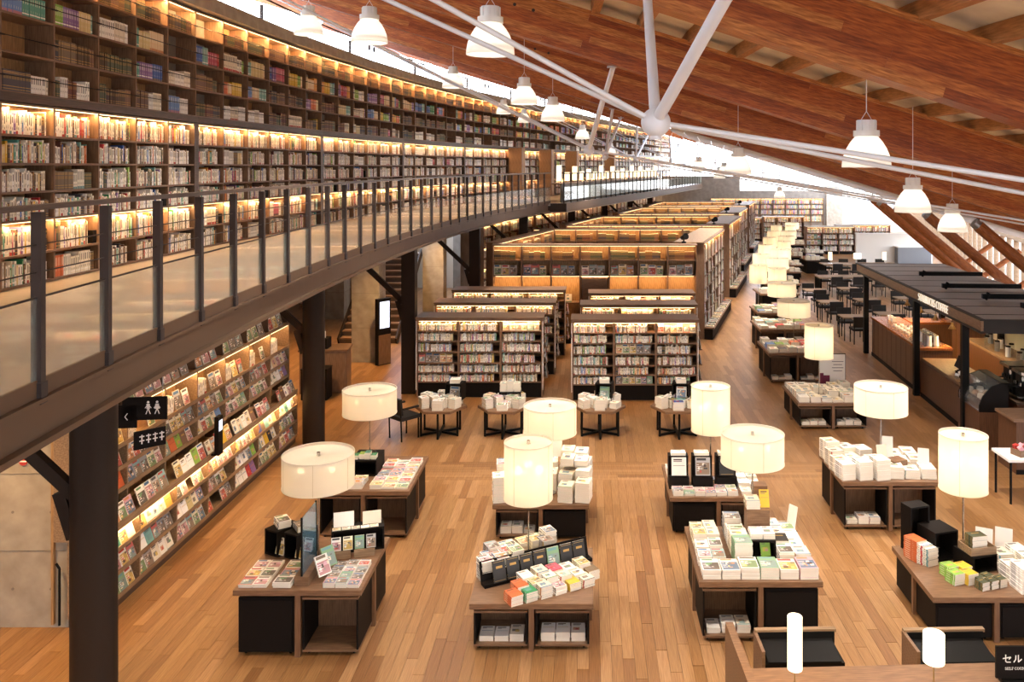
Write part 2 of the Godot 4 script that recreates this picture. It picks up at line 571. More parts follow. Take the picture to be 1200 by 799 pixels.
# a strip under a shelf edge, along local x, shining down and back at the books (the front faces +z)
func led(par: Node, at: Vector3, length: float, e: float) -> void:
	bx(par, "light_strip", M.led, at, Vector3(length, 0.012, 0.016))
	area_light(par, at + Vector3(0, -0.012, -0.004), Vector2(length, 0.016), WARM, e * length, 0.45)

func omni(par: Node, at: Vector3, c: Color, e: float, size := 0.05) -> void:
	var l := OmniLight3D.new()
	l.name = "bulb_light"
	par.add_child(l, true)
	l.position = at
	l.light_color = c
	l.light_energy = e
	l.light_size = size
	l.omni_range = 60.0
	l.omni_attenuation = 2.0
	l.shadow_enabled = true

# a drum-shaded lamp standing at (x, z) on a surface of height y
func drum_lamp(x: float, y: float, z: float, r: float, y0: float, y1: float, label: String, e := 0.5, seams := 6) -> void:
	var t := thing("drum_lamp", label, "lamp", P(x, y, z), 0.0, "drum-shaded lamps on the display tables")
	var h := y1 - y0
	var key := "%.2f %.2f" % [r, h]
	if not shade_meshes.has(key):
		shade_meshes[key] = [lathe([Vector2(r, 0), Vector2(r, h)], 48), lathe([Vector2(r + 0.004, 0), Vector2(r + 0.004, 0.012), Vector2(r - 0.008, 0.012), Vector2(r - 0.008, 0), Vector2(r + 0.004, 0)], 48), lathe([Vector2(r - 0.01, 0), Vector2(0.03, 0), Vector2(0.03, -0.004), Vector2(r - 0.01, -0.004)], 48)]
	cy(t, "base", M.chrome, Vector3(0, 0.008, 0), 0.09, 0.016, 24)
	cy(t, "pole", M.chrome, Vector3(0, (y1 - y) / 2 + 0.0, 0), 0.009, y1 - y - 0.02, 10)
	var s := mi(t, "lamp_shade", shade_meshes[key][0], M.shade_cloth, Vector3(0, y0 - y, 0))
	for k in seams:
		var a := TAU * (k + 0.35) / seams
		bx(s, "seam", M.shade_seam, Vector3(cos(a) * (r + 0.001), h / 2, sin(a) * (r + 0.001)), Vector3(0.003, h, 0.005), Vector3(0, -a, 0))
	mi(s, "shade_ring", shade_meshes[key][1], M.shade_cloth, Vector3(0, h - 0.012, 0))
	mi(s, "shade_ring", shade_meshes[key][1], M.shade_cloth, Vector3.ZERO)
	mi(t, "diffuser", shade_meshes[key][2], M.shade_diffuser, Vector3(0, y1 - y - 0.03, 0))
	cy(t, "finial", M.chrome, Vector3(0, y1 - y - 0.005, 0), 0.02, 0.03, 12)
	for k in (3 if r > 0.28 else 1):
		var a := TAU * (k + 0.2) / 3.0
		var q := Vector3(cos(a), 0, sin(a)) * (r * 0.5 if r > 0.28 else 0.05) + Vector3(0, (y0 + y1) / 2 - y + 0.02, 0)
		var sp := SphereMesh.new()
		sp.radius = 0.035 if r > 0.31 else 0.055
		sp.height = sp.radius * 2.0
		sp.radial_segments = 12
		sp.rings = 6
		mi(t, "bulb", sp, M.bulb, q)
		omni(t, q, Color(1.0, 0.90, 0.75), e / (3.0 if r > 0.28 else 1.0), 0.035)

# a white bell pendant hung from the roof, its mouth at height y
var bell_mesh: ArrayMesh
func pendant(x: float, y: float, z: float, top: float, label: String, e := 8.0, k := 1.0) -> void:
	var t := thing("pendant_lamp", label, "pendant lamp", P(x, y, z), 0.0, "white bell pendants under the roof")
	if bell_mesh == null:
		bell_mesh = lathe([Vector2(0.213, 0.012), Vector2(0.215, 0), Vector2(0.222, 0.0), Vector2(0.218, 0.05), Vector2(0.205, 0.11), Vector2(0.18, 0.175), Vector2(0.145, 0.235), Vector2(0.112, 0.275), Vector2(0.105, 0.285), Vector2(0.0, 0.288)], 32)
	t.scale = Vector3.ONE * k
	mi(t, "bell", bell_mesh, M.lamp_white)
	cy(t, "collar", M.lamp_white, Vector3(0, 0.315, 0), 0.118, 0.055, 28)
	var hd := cy(t, "ballast_head", M.lamp_white, Vector3(0, 0.39, 0), 0.085, 0.10, 24)
	for i in 8:
		var a := TAU * i / 8
		bx(hd, "rib", M.lamp_white, Vector3(cos(a) * 0.088, 0, sin(a) * 0.088), Vector3(0.012, 0.09, 0.012), Vector3(0, -a, 0))
	for sx in [-1, 1]:
		rod(t, "chain", M.white_steel, Vector3(0.05 * sx, 0.44, 0), Vector3(0, 0.52, 0), 0.003, 6)
	rod(t, "hanger", M.white_steel, Vector3(0, 0.52, 0), Vector3(0, (top - y) / k, 0), 0.004, 6)
	cy(t, "glow_disc", M.pendant_glow, Vector3(0, 0.06, 0), 0.19, 0.006, 28)
	var l := SpotLight3D.new()
	l.name = "pendant_light"
	t.add_child(l)
	l.position = Vector3(0, 0.045, 0)
	l.rotation.x = -PI / 2
	l.light_color = Color(1.0, 0.95, 0.90)
	l.light_energy = e
	l.spot_angle = 64.0
	l.spot_angle_attenuation = 1.0
	l.spot_range = 60.0
	l.spot_attenuation = 2.0
	l.light_size = 0.04
	l.shadow_enabled = true

# ---------------------------------------------------------------- the building
const R_WALL := 90.6       # front of the gallery shelves
const R_EDGE := 87.75      # balcony edge
const Z_END := 70.0
const DECK := 4.0          # gallery floor
func beam_low(r: float) -> float:      # underside of the roof beams
	return 6.8 + 0.306 * (r - 84.0)

func planks() -> void:
	var fl := setting("floor", "warm brown oak plank floor of the hall")
	bx(fl, "subfloor", M.subfloor, P(5, -0.06, 32), Vector3(50, 0.1, 84))
	var pieces := []
	var r := RandomNumberGenerator.new()
	r.seed = 21
	var w := 0.125
	var x := -14.0
	while x < 16.0:
		var z := 6.0 - r.randf() * 1.6
		while z < 46.0:
			var n := r.randf_range(0.9, 1.9)
			if z < 14.7 and z + n > 14.7: n = 14.7 - z
			if z >= 14.69 and z < 15.58:
				z = 15.6
				continue
			pieces.append([x + w / 2, z + n / 2, n, r.randi() % 8, false])
			z += n
		x += w
	var zz := 14.7
	while zz < 15.59:
		var xx := -14.0 - r.randf()
		while xx < 16.0:
			var n := r.randf_range(0.9, 1.9)
			pieces.append([xx + n / 2, zz + w / 2, n, r.randi() % 8, true])
			xx += n
		zz += 0.1286
	var ranked := []
	for p in pieces:
		var z: float = maxf(p[1], 1.0)
		var px: float = 690 + 1000 * p[0] / z
		var py: float = 195 + 5400 / z
		var seen := px > -40 and px < 1240 and py < 815
		ranked.append([p[2] / (z * z * z) if seen else 0.0, p])
	ranked.sort_custom(func(a, b): return a[0] > b[0])
	var lens := [0.95, 1.1, 1.25, 1.4, 1.55, 1.7, 1.85]
	var st := SurfaceTool.new()
	st.begin(Mesh.PRIMITIVE_TRIANGLES)
	var cols := []
	for i in 8: cols.append(M["plank%d" % i].albedo_color.srgb_to_linear())
	var count := 0
	for e in ranked:
		var p: Array = e[1]
		var lift: float = (p[3] % 3) * 0.0006
		if count < 300:
			count += 1
			var s := Vector3(p[2] - 0.004, 0.02, w - 0.003) if p[4] else Vector3(w - 0.003, 0.02, p[2] - 0.004)
			bx(fl, "plank", M.cross_plank if p[4] else M["plank%d" % p[3]], P(p[0], -0.0105 + lift, p[1]), s)
		else:
			var hx: float = ((p[2] if p[4] else w) - 0.0035) / 2
			var hz: float = ((w if p[4] else p[2]) - 0.0035) / 2
			var c := P(p[0], -0.0005 + lift, p[1])
			st.set_color(cols[p[3]])
			st.set_normal(Vector3.UP)
			var v := [c + Vector3(-hx, 0, -hz), c + Vector3(hx, 0, -hz), c + Vector3(hx, 0, hz), c + Vector3(-hx, 0, hz)]
			for n in [0, 1, 2, 0, 2, 3]: st.add_vertex(v[n])
			for q in [[0, 3], [3, 2], [2, 1], [1, 0]]:
				var d := Vector3(0, -0.02, 0)
				var u := [v[q[0]], v[q[1]], v[q[1]] + d, v[q[0]] + d]
				for n in [0, 1, 2, 0, 2, 3]: st.add_vertex(u[n])
	var far := mi(fl, "plank_field", st.commit(), M.plank_mass)
	far.set_meta("kind", "stuff")
	bx(fl, "plank_bed", M.plank4, P(5, -0.012, 59), Vector3(60, 0.02, 26))
	bx(fl, "plank_bed", M.plank1, P(21, -0.012, 26), Vector3(10, 0.02, 40))
	bx(fl, "plank_bed", M.plank1, P(0, -0.012, 0), Vector3(40, 0.02, 8.7))

func shell() -> void:
	# left: a thick wall behind the gallery shelves, with a concrete band and a clerestory above it
	var wl := setting("wall_left", "curved wall behind the gallery shelves with a concrete band and clerestory")
	var s := -15.0
	while s < 64.0:
		var e := s + 5.0
		slab(wl, "wall_panel", M.concrete_dark, arc(91.0, s, DECK - 0.3), arc(91.0, e, DECK - 0.3), arc(91.35, e, DECK - 0.3), arc(91.35, s, DECK - 0.3), 4.6)
		slab(wl, "concrete_band", M.concrete, arc(90.52, s, 8.06), arc(90.52, e, 8.06), arc(91.0, e, 8.06), arc(91.0, s, 8.06), 0.24)
		var m := s
		while m < e - 0.1:
			slab(wl, "mullion", M.steel_dark, arc(91.1, m, 8.3), arc(91.1, m + 0.05, 8.3), arc(91.16, m + 0.05, 8.3), arc(91.16, m, 8.3), 0.55)
			m += 5.0
		slab(wl, "glass_pane", M.clear_glass, arc(91.12, s, 8.3), arc(91.12, e, 8.3), arc(91.13, e, 8.3), arc(91.13, s, 8.3), 0.55)
		s = e
	# ground storey: pier by the rack, deep recess behind the columns, wall behind the far racks
	var lo := setting("wall_lower", "concrete pier and plaster walls of the ground floor under the gallery")
	bx(lo, "concrete_pier", M.concrete, P(-7.1, 1.82, 10.4), Vector3(2.0, 3.64, 0.8))
	slab(lo, "rack_wall", M.concrete_dark, arc(90.35, -2.4), arc(90.35, 4.4), arc(90.7, 4.4), arc(90.7, -2.4), 3.64)
	bx(lo, "plaster_wall", M.plaster, P(-15.2, 1.9, 18), Vector3(0.3, 3.8, 40))
	bx(lo, "plaster_wall", M.plaster, P(-10.2, 1.9, 38.1), Vector3(10, 3.8, 0.3))
	s = 19.0
	while s < 62.0:
		slab(lo, "rack_wall", M.concrete_dark, arc(91.0, s), arc(91.0, s + 5), arc(91.3, s + 5), arc(91.3, s), 3.64)
		s += 5.0
	for j in [[-6.05, 1.2], [-6.65, 2.6]]: pass
	for yy in [0.9, 1.8, 2.7]:
		bx(lo, "form_joint", M.concrete_dark, P(-7.1, yy, 9.998), Vector3(2.0, 0.006, 0.01))
	for xx in [-6.3, -6.75]:
		for yy in [0.45, 1.35, 2.25]:
			cy(lo, "tie_hole", M.concrete_dark, P(xx, yy, 9.998), 0.016, 0.008, 10).rotation.x = PI / 2
	for q in [[0.06, 0.72], [0.72, 0.78]]:
		rod(lo, "grab_rail", M.black_metal, P(-6.16, q[0], 9.93), P(-6.16 if q[1] < 0.75 else -6.2, q[1], 9.93), 0.014, 8)
	# back wall behind the camera and end wall of the hall
	var wb := setting("wall_back", "plaster wall closing the near end of the hall")
	bx(wb, "wall_panel", M.plaster, P(3, 4.6, -5.0), Vector3(44, 9.4, 0.3))
	var we := setting("wall_end", "concrete end wall with tall windows above it")
	bx(we, "wall_panel", M.concrete_dark, P(9.2, 2.3, Z_END + 0.2), Vector3(6.4, 4.6, 0.4))
	bx(we, "wall_panel", M.concrete_dark, P(16.2, 1.7, Z_END + 0.2), Vector3(7.6, 3.4, 0.4))
	bx(we, "wall_panel", M.concrete, P(2, 2.0, Z_END + 0.2), Vector3(8, 4.0, 0.4))
	bx(we, "concrete_pier", M.concrete, P(20.1, 1.9, Z_END + 0.1), Vector3(1.3, 3.8, 0.6))
	bx(we, "wall_panel", M.plaster, P(26, 1.1, Z_END + 0.2), Vector3(11, 2.2, 0.4))
	for k in 19:
		bx(we, "mullion", M.white_steel, P(4.5 + k * 1.4, 5.2, Z_END + 0.2), Vector3(0.08, 6.0, 0.1))
	for y in [5.6, 7.2]:
		bx(we, "transom", M.white_steel, P(16, y, Z_END + 0.2), Vector3(26, 0.08, 0.1))
	bx(we, "glass_pane", M.clear_glass, P(16, 5.5, Z_END + 0.3), Vector3(26, 9.0, 0.02))
	# right: low wall and a run of windows under the eave
	var wr := setting("wall_right", "long window wall under the low eave")
	s = -16.0
	while s < 70.0:
		var e := s + 5.0
		slab(wr, "sill_wall", M.plaster, arc(70.6, s), arc(70.6, e), arc(70.3, e), arc(70.3, s), 0.5)
		slab(wr, "head_rail", M.tan_board, arc(70.62, s, 2.62), arc(70.62, e, 2.62), arc(70.4, e, 2.62), arc(70.4, s, 2.62), 0.3)
		slab(wr, "window_pane", M.clear_glass, arc(70.5, s, 0.5), arc(70.5, e, 0.5), arc(70.49, e, 0.5), arc(70.49, s, 0.5), 2.15)
		for k in 4:
			var m := s + k * 1.25
			slab(wr, "mullion", M.tan_board, arc(70.6, m, 0.5), arc(70.6, m + 0.09, 0.5), arc(70.42, m + 0.09, 0.5), arc(70.42, m, 0.5), 2.15)
		s = e
	var out := setting("ground", "pale paving outside the windows")
	bx(out, "paving", M.asphalt, P(60, -0.2, 30), Vector3(70, 0.1, 160))
	bx(out, "paving", M.asphalt, P(0, -0.2, 110), Vector3(120, 0.1, 70))
	bx(out, "paving", M.asphalt, P(-50, -0.2, 30), Vector3(60, 0.1, 160))

func roof() -> void:
	var cl := setting("ceiling", "timber roof of glulam beams, purlins and pale panels falling to one side")
	var r := RandomNumberGenerator.new()
	r.seed = 8
	var up := Vector3(0.2926, 0.956, 0)
	for k in 18:
		var s := -14.9 + 4.295 * k
		var inner := 70.9 if k <= 5 else 82.6      # further back the beams stop at the white slatted strip
		var a := arc(92.3, s, beam_low(92.3))
		var b := arc(inner, s, beam_low(inner))
		var x := (b - a).normalized()
		var z := x.cross(Vector3.UP).normalized()
		var y := z.cross(x)
		var bm := Node3D.new()
		bm.name = "beam"
		cl.add_child(bm, true)
		bm.transform = Transform3D(Basis(x, y, z), a)
		var n := a.distance_to(b)
		if k >= 1 and k <= 6:
			for j in 6:
				var at := -r.randf() * 2.0
				while at < n:
					var piece := r.randf_range(2.2, 4.6)
					var lo := maxf(at, 0.0)
					var hi := minf(at + piece, n)
					if hi - lo > 0.05:
						var j0 := r.randf_range(-0.0015, 0.0015)
						bx(bm, "lamina", M["lamina%d" % (r.randi() % 5)], Vector3((lo + hi) / 2, 0.0433 + j * 0.0867, j0), Vector3(hi - lo - 0.001, 0.0862, 0.24))
					at += piece
		else:
			bx(bm, "beam_body", M.lamina0, Vector3(n / 2, 0.26, 0), Vector3(n, 0.52, 0.24))
		bx(bm, "nailer", M.lamina3, Vector3(n / 2, 0.545, 0), Vector3(n, 0.05, 0.30))
		if k >= 1 and k <= 5:
			for xx in [7.55, 7.8]:
				cy(bm, "bolt", M.steel_dark, Vector3(xx, 0.36, 0.123), 0.022, 0.012, 10).rotation.x = PI / 2
		if k == 17: break
		var s2 := s + 4.295
		var base := 0.57 * 1.046
		var q := 92.0
		if k < 11:
			while q > inner:
				var yy := beam_low(q) + base
				bar(cl, "purlin", M.purlin_wood, arc(q, s, yy + 0.07), arc(q, s2, yy + 0.07), 0.11, 0.16)
				q -= 0.62
		slab(cl, "roof_panel", M.roof_panel, arc(92.6, s, beam_low(92.6) + base + 0.14), arc(92.6, s2, beam_low(92.6) + base + 0.14), arc(inner, s2, beam_low(inner) + base + 0.14), arc(inner, s, beam_low(inner) + base + 0.14), 0.06)
		if k >= 5:
			# white slats over the far half, daylight above them
			var q0 := 82.4
			while q0 > 71.0:
				slab(cl, "roof_slat", M.white_slat, arc(q0, s, beam_low(q0) + 0.1), arc(q0, s2, beam_low(q0) + 0.1), arc(q0 - 0.352, s2, beam_low(q0 - 0.352) + 0.1), arc(q0 - 0.352, s, beam_low(q0 - 0.352) + 0.1), 0.02)
				q0 -= 0.36
			for rr in [82.5, 76.5, 71.0]:
				bar(cl, "slat_bearer", M.white_steel, arc(rr, s, beam_low(rr) + 0.2), arc(rr, s2, beam_low(rr) + 0.2), 0.08, 0.14)
	# end verge of the roof
	bar(cl, "verge_beam", M.lamina0, arc(92.3, 56.5, beam_low(92.3)), arc(75, 56.5, beam_low(75)), 0.2, 0.4)
	# a light rail along the clerestory
	var tr := thing("light_rail", "thin dark light rail running along the clerestory above the gallery shelves", "light rail")
	var s0 := -9.0
	while s0 < 40.0:
		rod(tr, "rail", M.steel_dark, arc(90.3, s0, 8.62), arc(90.3, s0 + 3.5, 8.62), 0.018, 8)
		for d in [0.8, 1.15]:
			cy(tr, "spot_head", M.steel_dark, arc(90.3, s0 + d, 8.53), 0.035, 0.13, 12)
		s0 += 3.5

func trusses() -> void:
	for i in 7:
		var sa := -10.605 + 8.59 * i          # the two beams that share this pair
		var sb := sa + 4.295
		var sm := (sa + sb) / 2
		var t := thing("roof_truss", "white tied strut, %s ball joint from the viewer" % nth(i), "truss", Vector3.ZERO, 0.0, "white tied struts under the roof")
		var node := arc(84.0, sm, 5.655)
		var ball := SphereMesh.new()
		ball.radius = 0.086
		ball.height = 0.172
		ball.radial_segments = 28
		ball.rings = 14
		mi(t, "ball_joint", ball, M.white_steel, node)
		cy(t, "ball_cap", M.white_steel, node + Vector3(0, -0.085, 0), 0.035, 0.03, 20)
		for e in [[sa, -0.12, -0.07], [sb, -0.14, 0.45]]:
			var near: bool = e[0] == sa
			var edge: float = 0.12 if near else -0.12
			var top := arc(83.7 if near else 83.75, e[0] + edge * 0.9, beam_low(83.7) + (0.0 if near and i > 0 else 0.02))
			if i == 0 and not near: top = arc(83.78, e[0] - 0.14, beam_low(83.78) + 0.42)
			rod(t, "strut", M.white_steel, node, top, 0.034, 16)
			if i > 0: bx(t, "shoe_plate", M.steel, top + Vector3(0, -0.004, 0), Vector3(0.16, 0.016, 0.14))
			rod(t, "tie_rod", M.white_steel, node, arc(90.4, e[0], beam_low(90.4) + 0.02), 0.0155, 12)
			rod(t, "tie_rod", M.white_steel, node, arc(75.6, e[0], beam_low(75.6) + 0.02), 0.0155, 12)
	# round timber props standing under the right-hand ends of the beams
	var k := 0
	for i in range(2, 10):
		var s := -14.9 + 4.295 * i
		var t := thing("timber_prop", "round slanting timber prop under the roof edge, %s from the viewer" % nth(k), "timber prop", Vector3.ZERO, 0.0, "slanting timber props along the windows")
		var top := arc(75.7, s, beam_low(75.7) - 0.16)
		var foot := arc(71.4, s, 0.35)
		rod(t, "post", M.prop_wood, foot, top, 0.15, 20, 0.13)
		rod(t, "end_cap", M.steel, top, top + (top - foot).normalized() * 0.12, 0.11, 20)
		rod(t, "pin", M.steel_dark, top, top + Vector3(0, 0.24, 0), 0.03, 10)
		var foot2 := arc(73.2, s + 0.3, 1.0)
		rod(t, "side_brace", M.prop_wood, foot2, arc(71.2, s + 0.3, 2.55), 0.09, 16)
		bx(t, "footing", M.concrete, foot + Vector3(0, -0.17, 0), Vector3(0.5, 0.36, 0.5))
		k += 1

func balcony() -> void:
	var bl := setting("balcony", "gallery deck with brown steel edge beam")
	var s := -16.0
	while s < 22.5:
		var e := minf(s + 2.5, 22.5)
		slab(bl, "deck_board", M.gallery_floor, arc(R_EDGE + 0.1, s, DECK - 0.1), arc(R_EDGE + 0.1, e, DECK - 0.1), arc(91.0, e, DECK - 0.1), arc(91.0, s, DECK - 0.1), 0.1)
		slab(bl, "edge_beam", M.steel_brown, arc(R_EDGE, s, 3.72), arc(R_EDGE, e, 3.72), arc(R_EDGE + 0.1, e, 3.72), arc(R_EDGE + 0.1, s, 3.72), 0.25)
		slab(bl, "top_flange", M.steel_brown, arc(R_EDGE - 0.06, s, 3.955), arc(R_EDGE - 0.06, e, 3.955), arc(R_EDGE + 0.1, e, 3.955), arc(R_EDGE + 0.1, s, 3.955), 0.025)
		slab(bl, "bottom_flange", M.steel_brown, arc(R_EDGE - 0.06, s, 3.68), arc(R_EDGE - 0.06, e, 3.68), arc(R_EDGE + 0.1, e, 3.68), arc(R_EDGE + 0.1, s, 3.68), 0.04)
		slab(bl, "soffit_panel", M.soffit, arc(R_EDGE + 0.1, s, 3.66), arc(R_EDGE + 0.1, e, 3.66), arc(91.3, e, 3.66), arc(91.3, s, 3.66), 0.04)
		s = e
	bx(bl, "ceiling_panel", M.soffit, P(-11.2, 3.72, 20), Vector3(9.2, 0.06, 40))
	# the far, straight half of the gallery stands a little further out
	var a := P(-0.95, 0, 32.6)
	var b := P(4.5, 0, 52.0)
	var c := P(9.2, 0, 69.6)
	var face := (P(-1.7, 0, 32.2) - a)
	for q in [[a, b], [b, c]]:
		var wall := Vector3(-3.4, 0, 0.8)
		slab(bl, "deck_board", M.gallery_floor, q[0] + Vector3(0, 3.9, 0), q[1] + Vector3(0, 3.9, 0), q[1] + wall + Vector3(0, 3.9, 0), q[0] + wall + Vector3(0, 3.9, 0), 0.1)
		bar(bl, "edge_beam", M.steel_brown, q[0] + Vector3(0, 3.83, 0), q[1] + Vector3(0, 3.83, 0), 0.12, 0.32)
		slab(bl, "soffit_panel", M.soffit, q[0] + Vector3(0, 3.62, 0), q[1] + Vector3(0, 3.62, 0), q[1] + wall + Vector3(0, 3.62, 0), q[0] + wall + Vector3(0, 3.62, 0), 0.04)
	bx(bl, "end_beam", M.column_paint, P(-1.4, 3.83, 32.55), Vector3(1.1, 0.32, 0.14))
	# railing of the curved part
	var t := thing("gallery_railing", "dark steel railing with glass lower panes along the curved gallery edge", "railing")
	s = -13.86
	while s < 19.2:
		var e := s + 0.868
		var p := arc(R_EDGE - 0.02, s, 0)
		bx(t, "post", M.steel_dark, p + Vector3(0, 4.53, 0), Vector3(0.055, 1.18, 0.06), Vector3(0, turn(s), 0))
		bx(t, "post_shoe", M.steel_dark, p + Vector3(0, 4.01, 0), Vector3(0.075, 0.13, 0.075), Vector3(0, turn(s), 0))
		var q := arc(R_EDGE - 0.02, e, 0)
		bar(t, "handrail", M.walnut_dark, p + Vector3(0, 5.15, 0), q + Vector3(0, 5.15, 0), 0.055, 0.034)
		bar(t, "toe_panel", M.steel_brown, p + Vector3(0, 4.03, 0), q + Vector3(0, 4.03, 0), 0.02, 0.12)
		bar(t, "glass_pane", M.glass, p + Vector3(0, 4.34, 0), q + Vector3(0, 4.34, 0), 0.012, 0.50)
		bar(t, "glass_edge", M.steel_dark, p + Vector3(0, 4.595, 0), q + Vector3(0, 4.595, 0), 0.016, 0.012)
		for y in [4.75, 4.92]:
			rod(t, "wire", M.steel_dark, p + Vector3(0, y, 0), q + Vector3(0, y, 0), 0.005, 6)
		s = e
	t = thing("gallery_railing", "slim steel railing in front of the glowing lamps on the far gallery", "railing")
	var n := 22
	for i in n:
		for q in [[a, b, n], [b, c, 14]]:
			if i >= q[2]: continue
			var p: Vector3 = q[0].lerp(q[1], float(i) / q[2])
			var p2: Vector3 = q[0].lerp(q[1], float(i + 1) / q[2])
			bx(t, "post", M.steel_dark, p + Vector3(0, 4.53, 0), Vector3(0.05, 1.2, 0.06))
			bar(t, "handrail", M.steel_dark, p + Vector3(0, 5.13, 0), p2 + Vector3(0, 5.13, 0), 0.05, 0.04)
			bar(t, "tinted_pane", M.tinted_pane, p + Vector3(0, 4.36, 0), p2 + Vector3(0, 4.36, 0), 0.012, 0.5)
	# reading counter with tube lamps behind that railing
	var u := (b - a).normalized()
	var back := Vector3(u.z, 0, -u.x) * -1.0
	if back.x > 0: back = -back
	var ct := thing("reading_counter", "long grey reading counter behind the far gallery railing", "counter")
	bar(ct, "counter_top", M.walnut, a + u * 0.5 + back * 0.5 + Vector3(0, 4.72, 0), b + back * 0.5 + Vector3(0, 4.72, 0), 0.5, 0.05)
	bar(ct, "front_panel", M.concrete_dark, a + u * 0.5 + back * 0.3 + Vector3(0, 4.35, 0), b + back * 0.3 + Vector3(0, 4.35, 0), 0.04, 0.70)
	for i in 19:
		var p: Vector3 = (a + u * 0.7).lerp(b - u * 0.2, i / 18.0) + back * 0.42
		var tall := [0.62, 0.34, 0.58, 0.36, 0.46, 0.34][i % 6] as float
		var lm := thing("tube_lamp", "glowing white tube lamp on the far gallery counter, %s from its near end" % nth(i), "lamp", p + Vector3(0, 4.745, 0), 0.0, "tube lamps on the gallery counter")
		cy(lm, "base", M.chrome, Vector3(0, 0.01, 0), 0.09, 0.02)
		cy(lm, "stem", M.chrome, Vector3(0, 0.05, 0), 0.012, 0.08, 8)
		cy(lm, "tube_shade", M.tube_glow, Vector3(0, 0.08 + tall / 2, 0), 0.10, tall, 20)
		omni(lm, Vector3(0, 0.08 + tall / 2, 0), Color(1, 0.86, 0.66), 0.12, 0.09)
	# columns under the gallery
	var cols := [[88.99, 8.4, 0.21, true], [89.46, 16.7, 0.21, true], [88.6, 20.4, 0.16, false], [88.6, 26.6, 0.16, false], [88.6, 32.3, 0.16, false], [88.4, 38.2, 0.16, false], [88.4, 44.2, 0.16, false], [88.4, 50.2, 0.16, false], [88.4, 56.2, 0.16, false]]
	for i in cols.size():
		var q: Array = cols[i]
		var ss := along(q[0], q[1])
		var f := arc(q[0], ss)
		var cn := thing("gallery_column", ["thick round dark column in front of the concrete pier", "round dark column at the far end of the magazine rack"][i] if i < 2 else "slim square dark column under the gallery, %s beyond the magazine rack" % nth(i - 2), "column", f, 0.0, "dark columns under the gallery")
		if q[3]:
			cy(cn, "shaft", M.column_paint, Vector3(0, 1.83, 0), q[2], 3.66, 40)
		else:
			bx(cn, "shaft", M.column_paint, Vector3(0, 1.83, 0), Vector3(q[2] * 2, 3.66, q[2] * 2))
		var h := 2.12
		var br := Node3D.new()
		bar(cn, "knee_brace", M.column_paint, Vector3(-q[2] * 0.6, h, 0), Vector3(-q[2] - 1.55, 3.64, 0), 0.09, 0.12)
		bar(cn, "gusset", M.column_paint, Vector3(-q[2] * 0.9, 1.75, 0), Vector3(-q[2] - 0.12, 2.2, 0), 0.09, 0.12, Vector3(1, 0.2, 0))
		br.free()

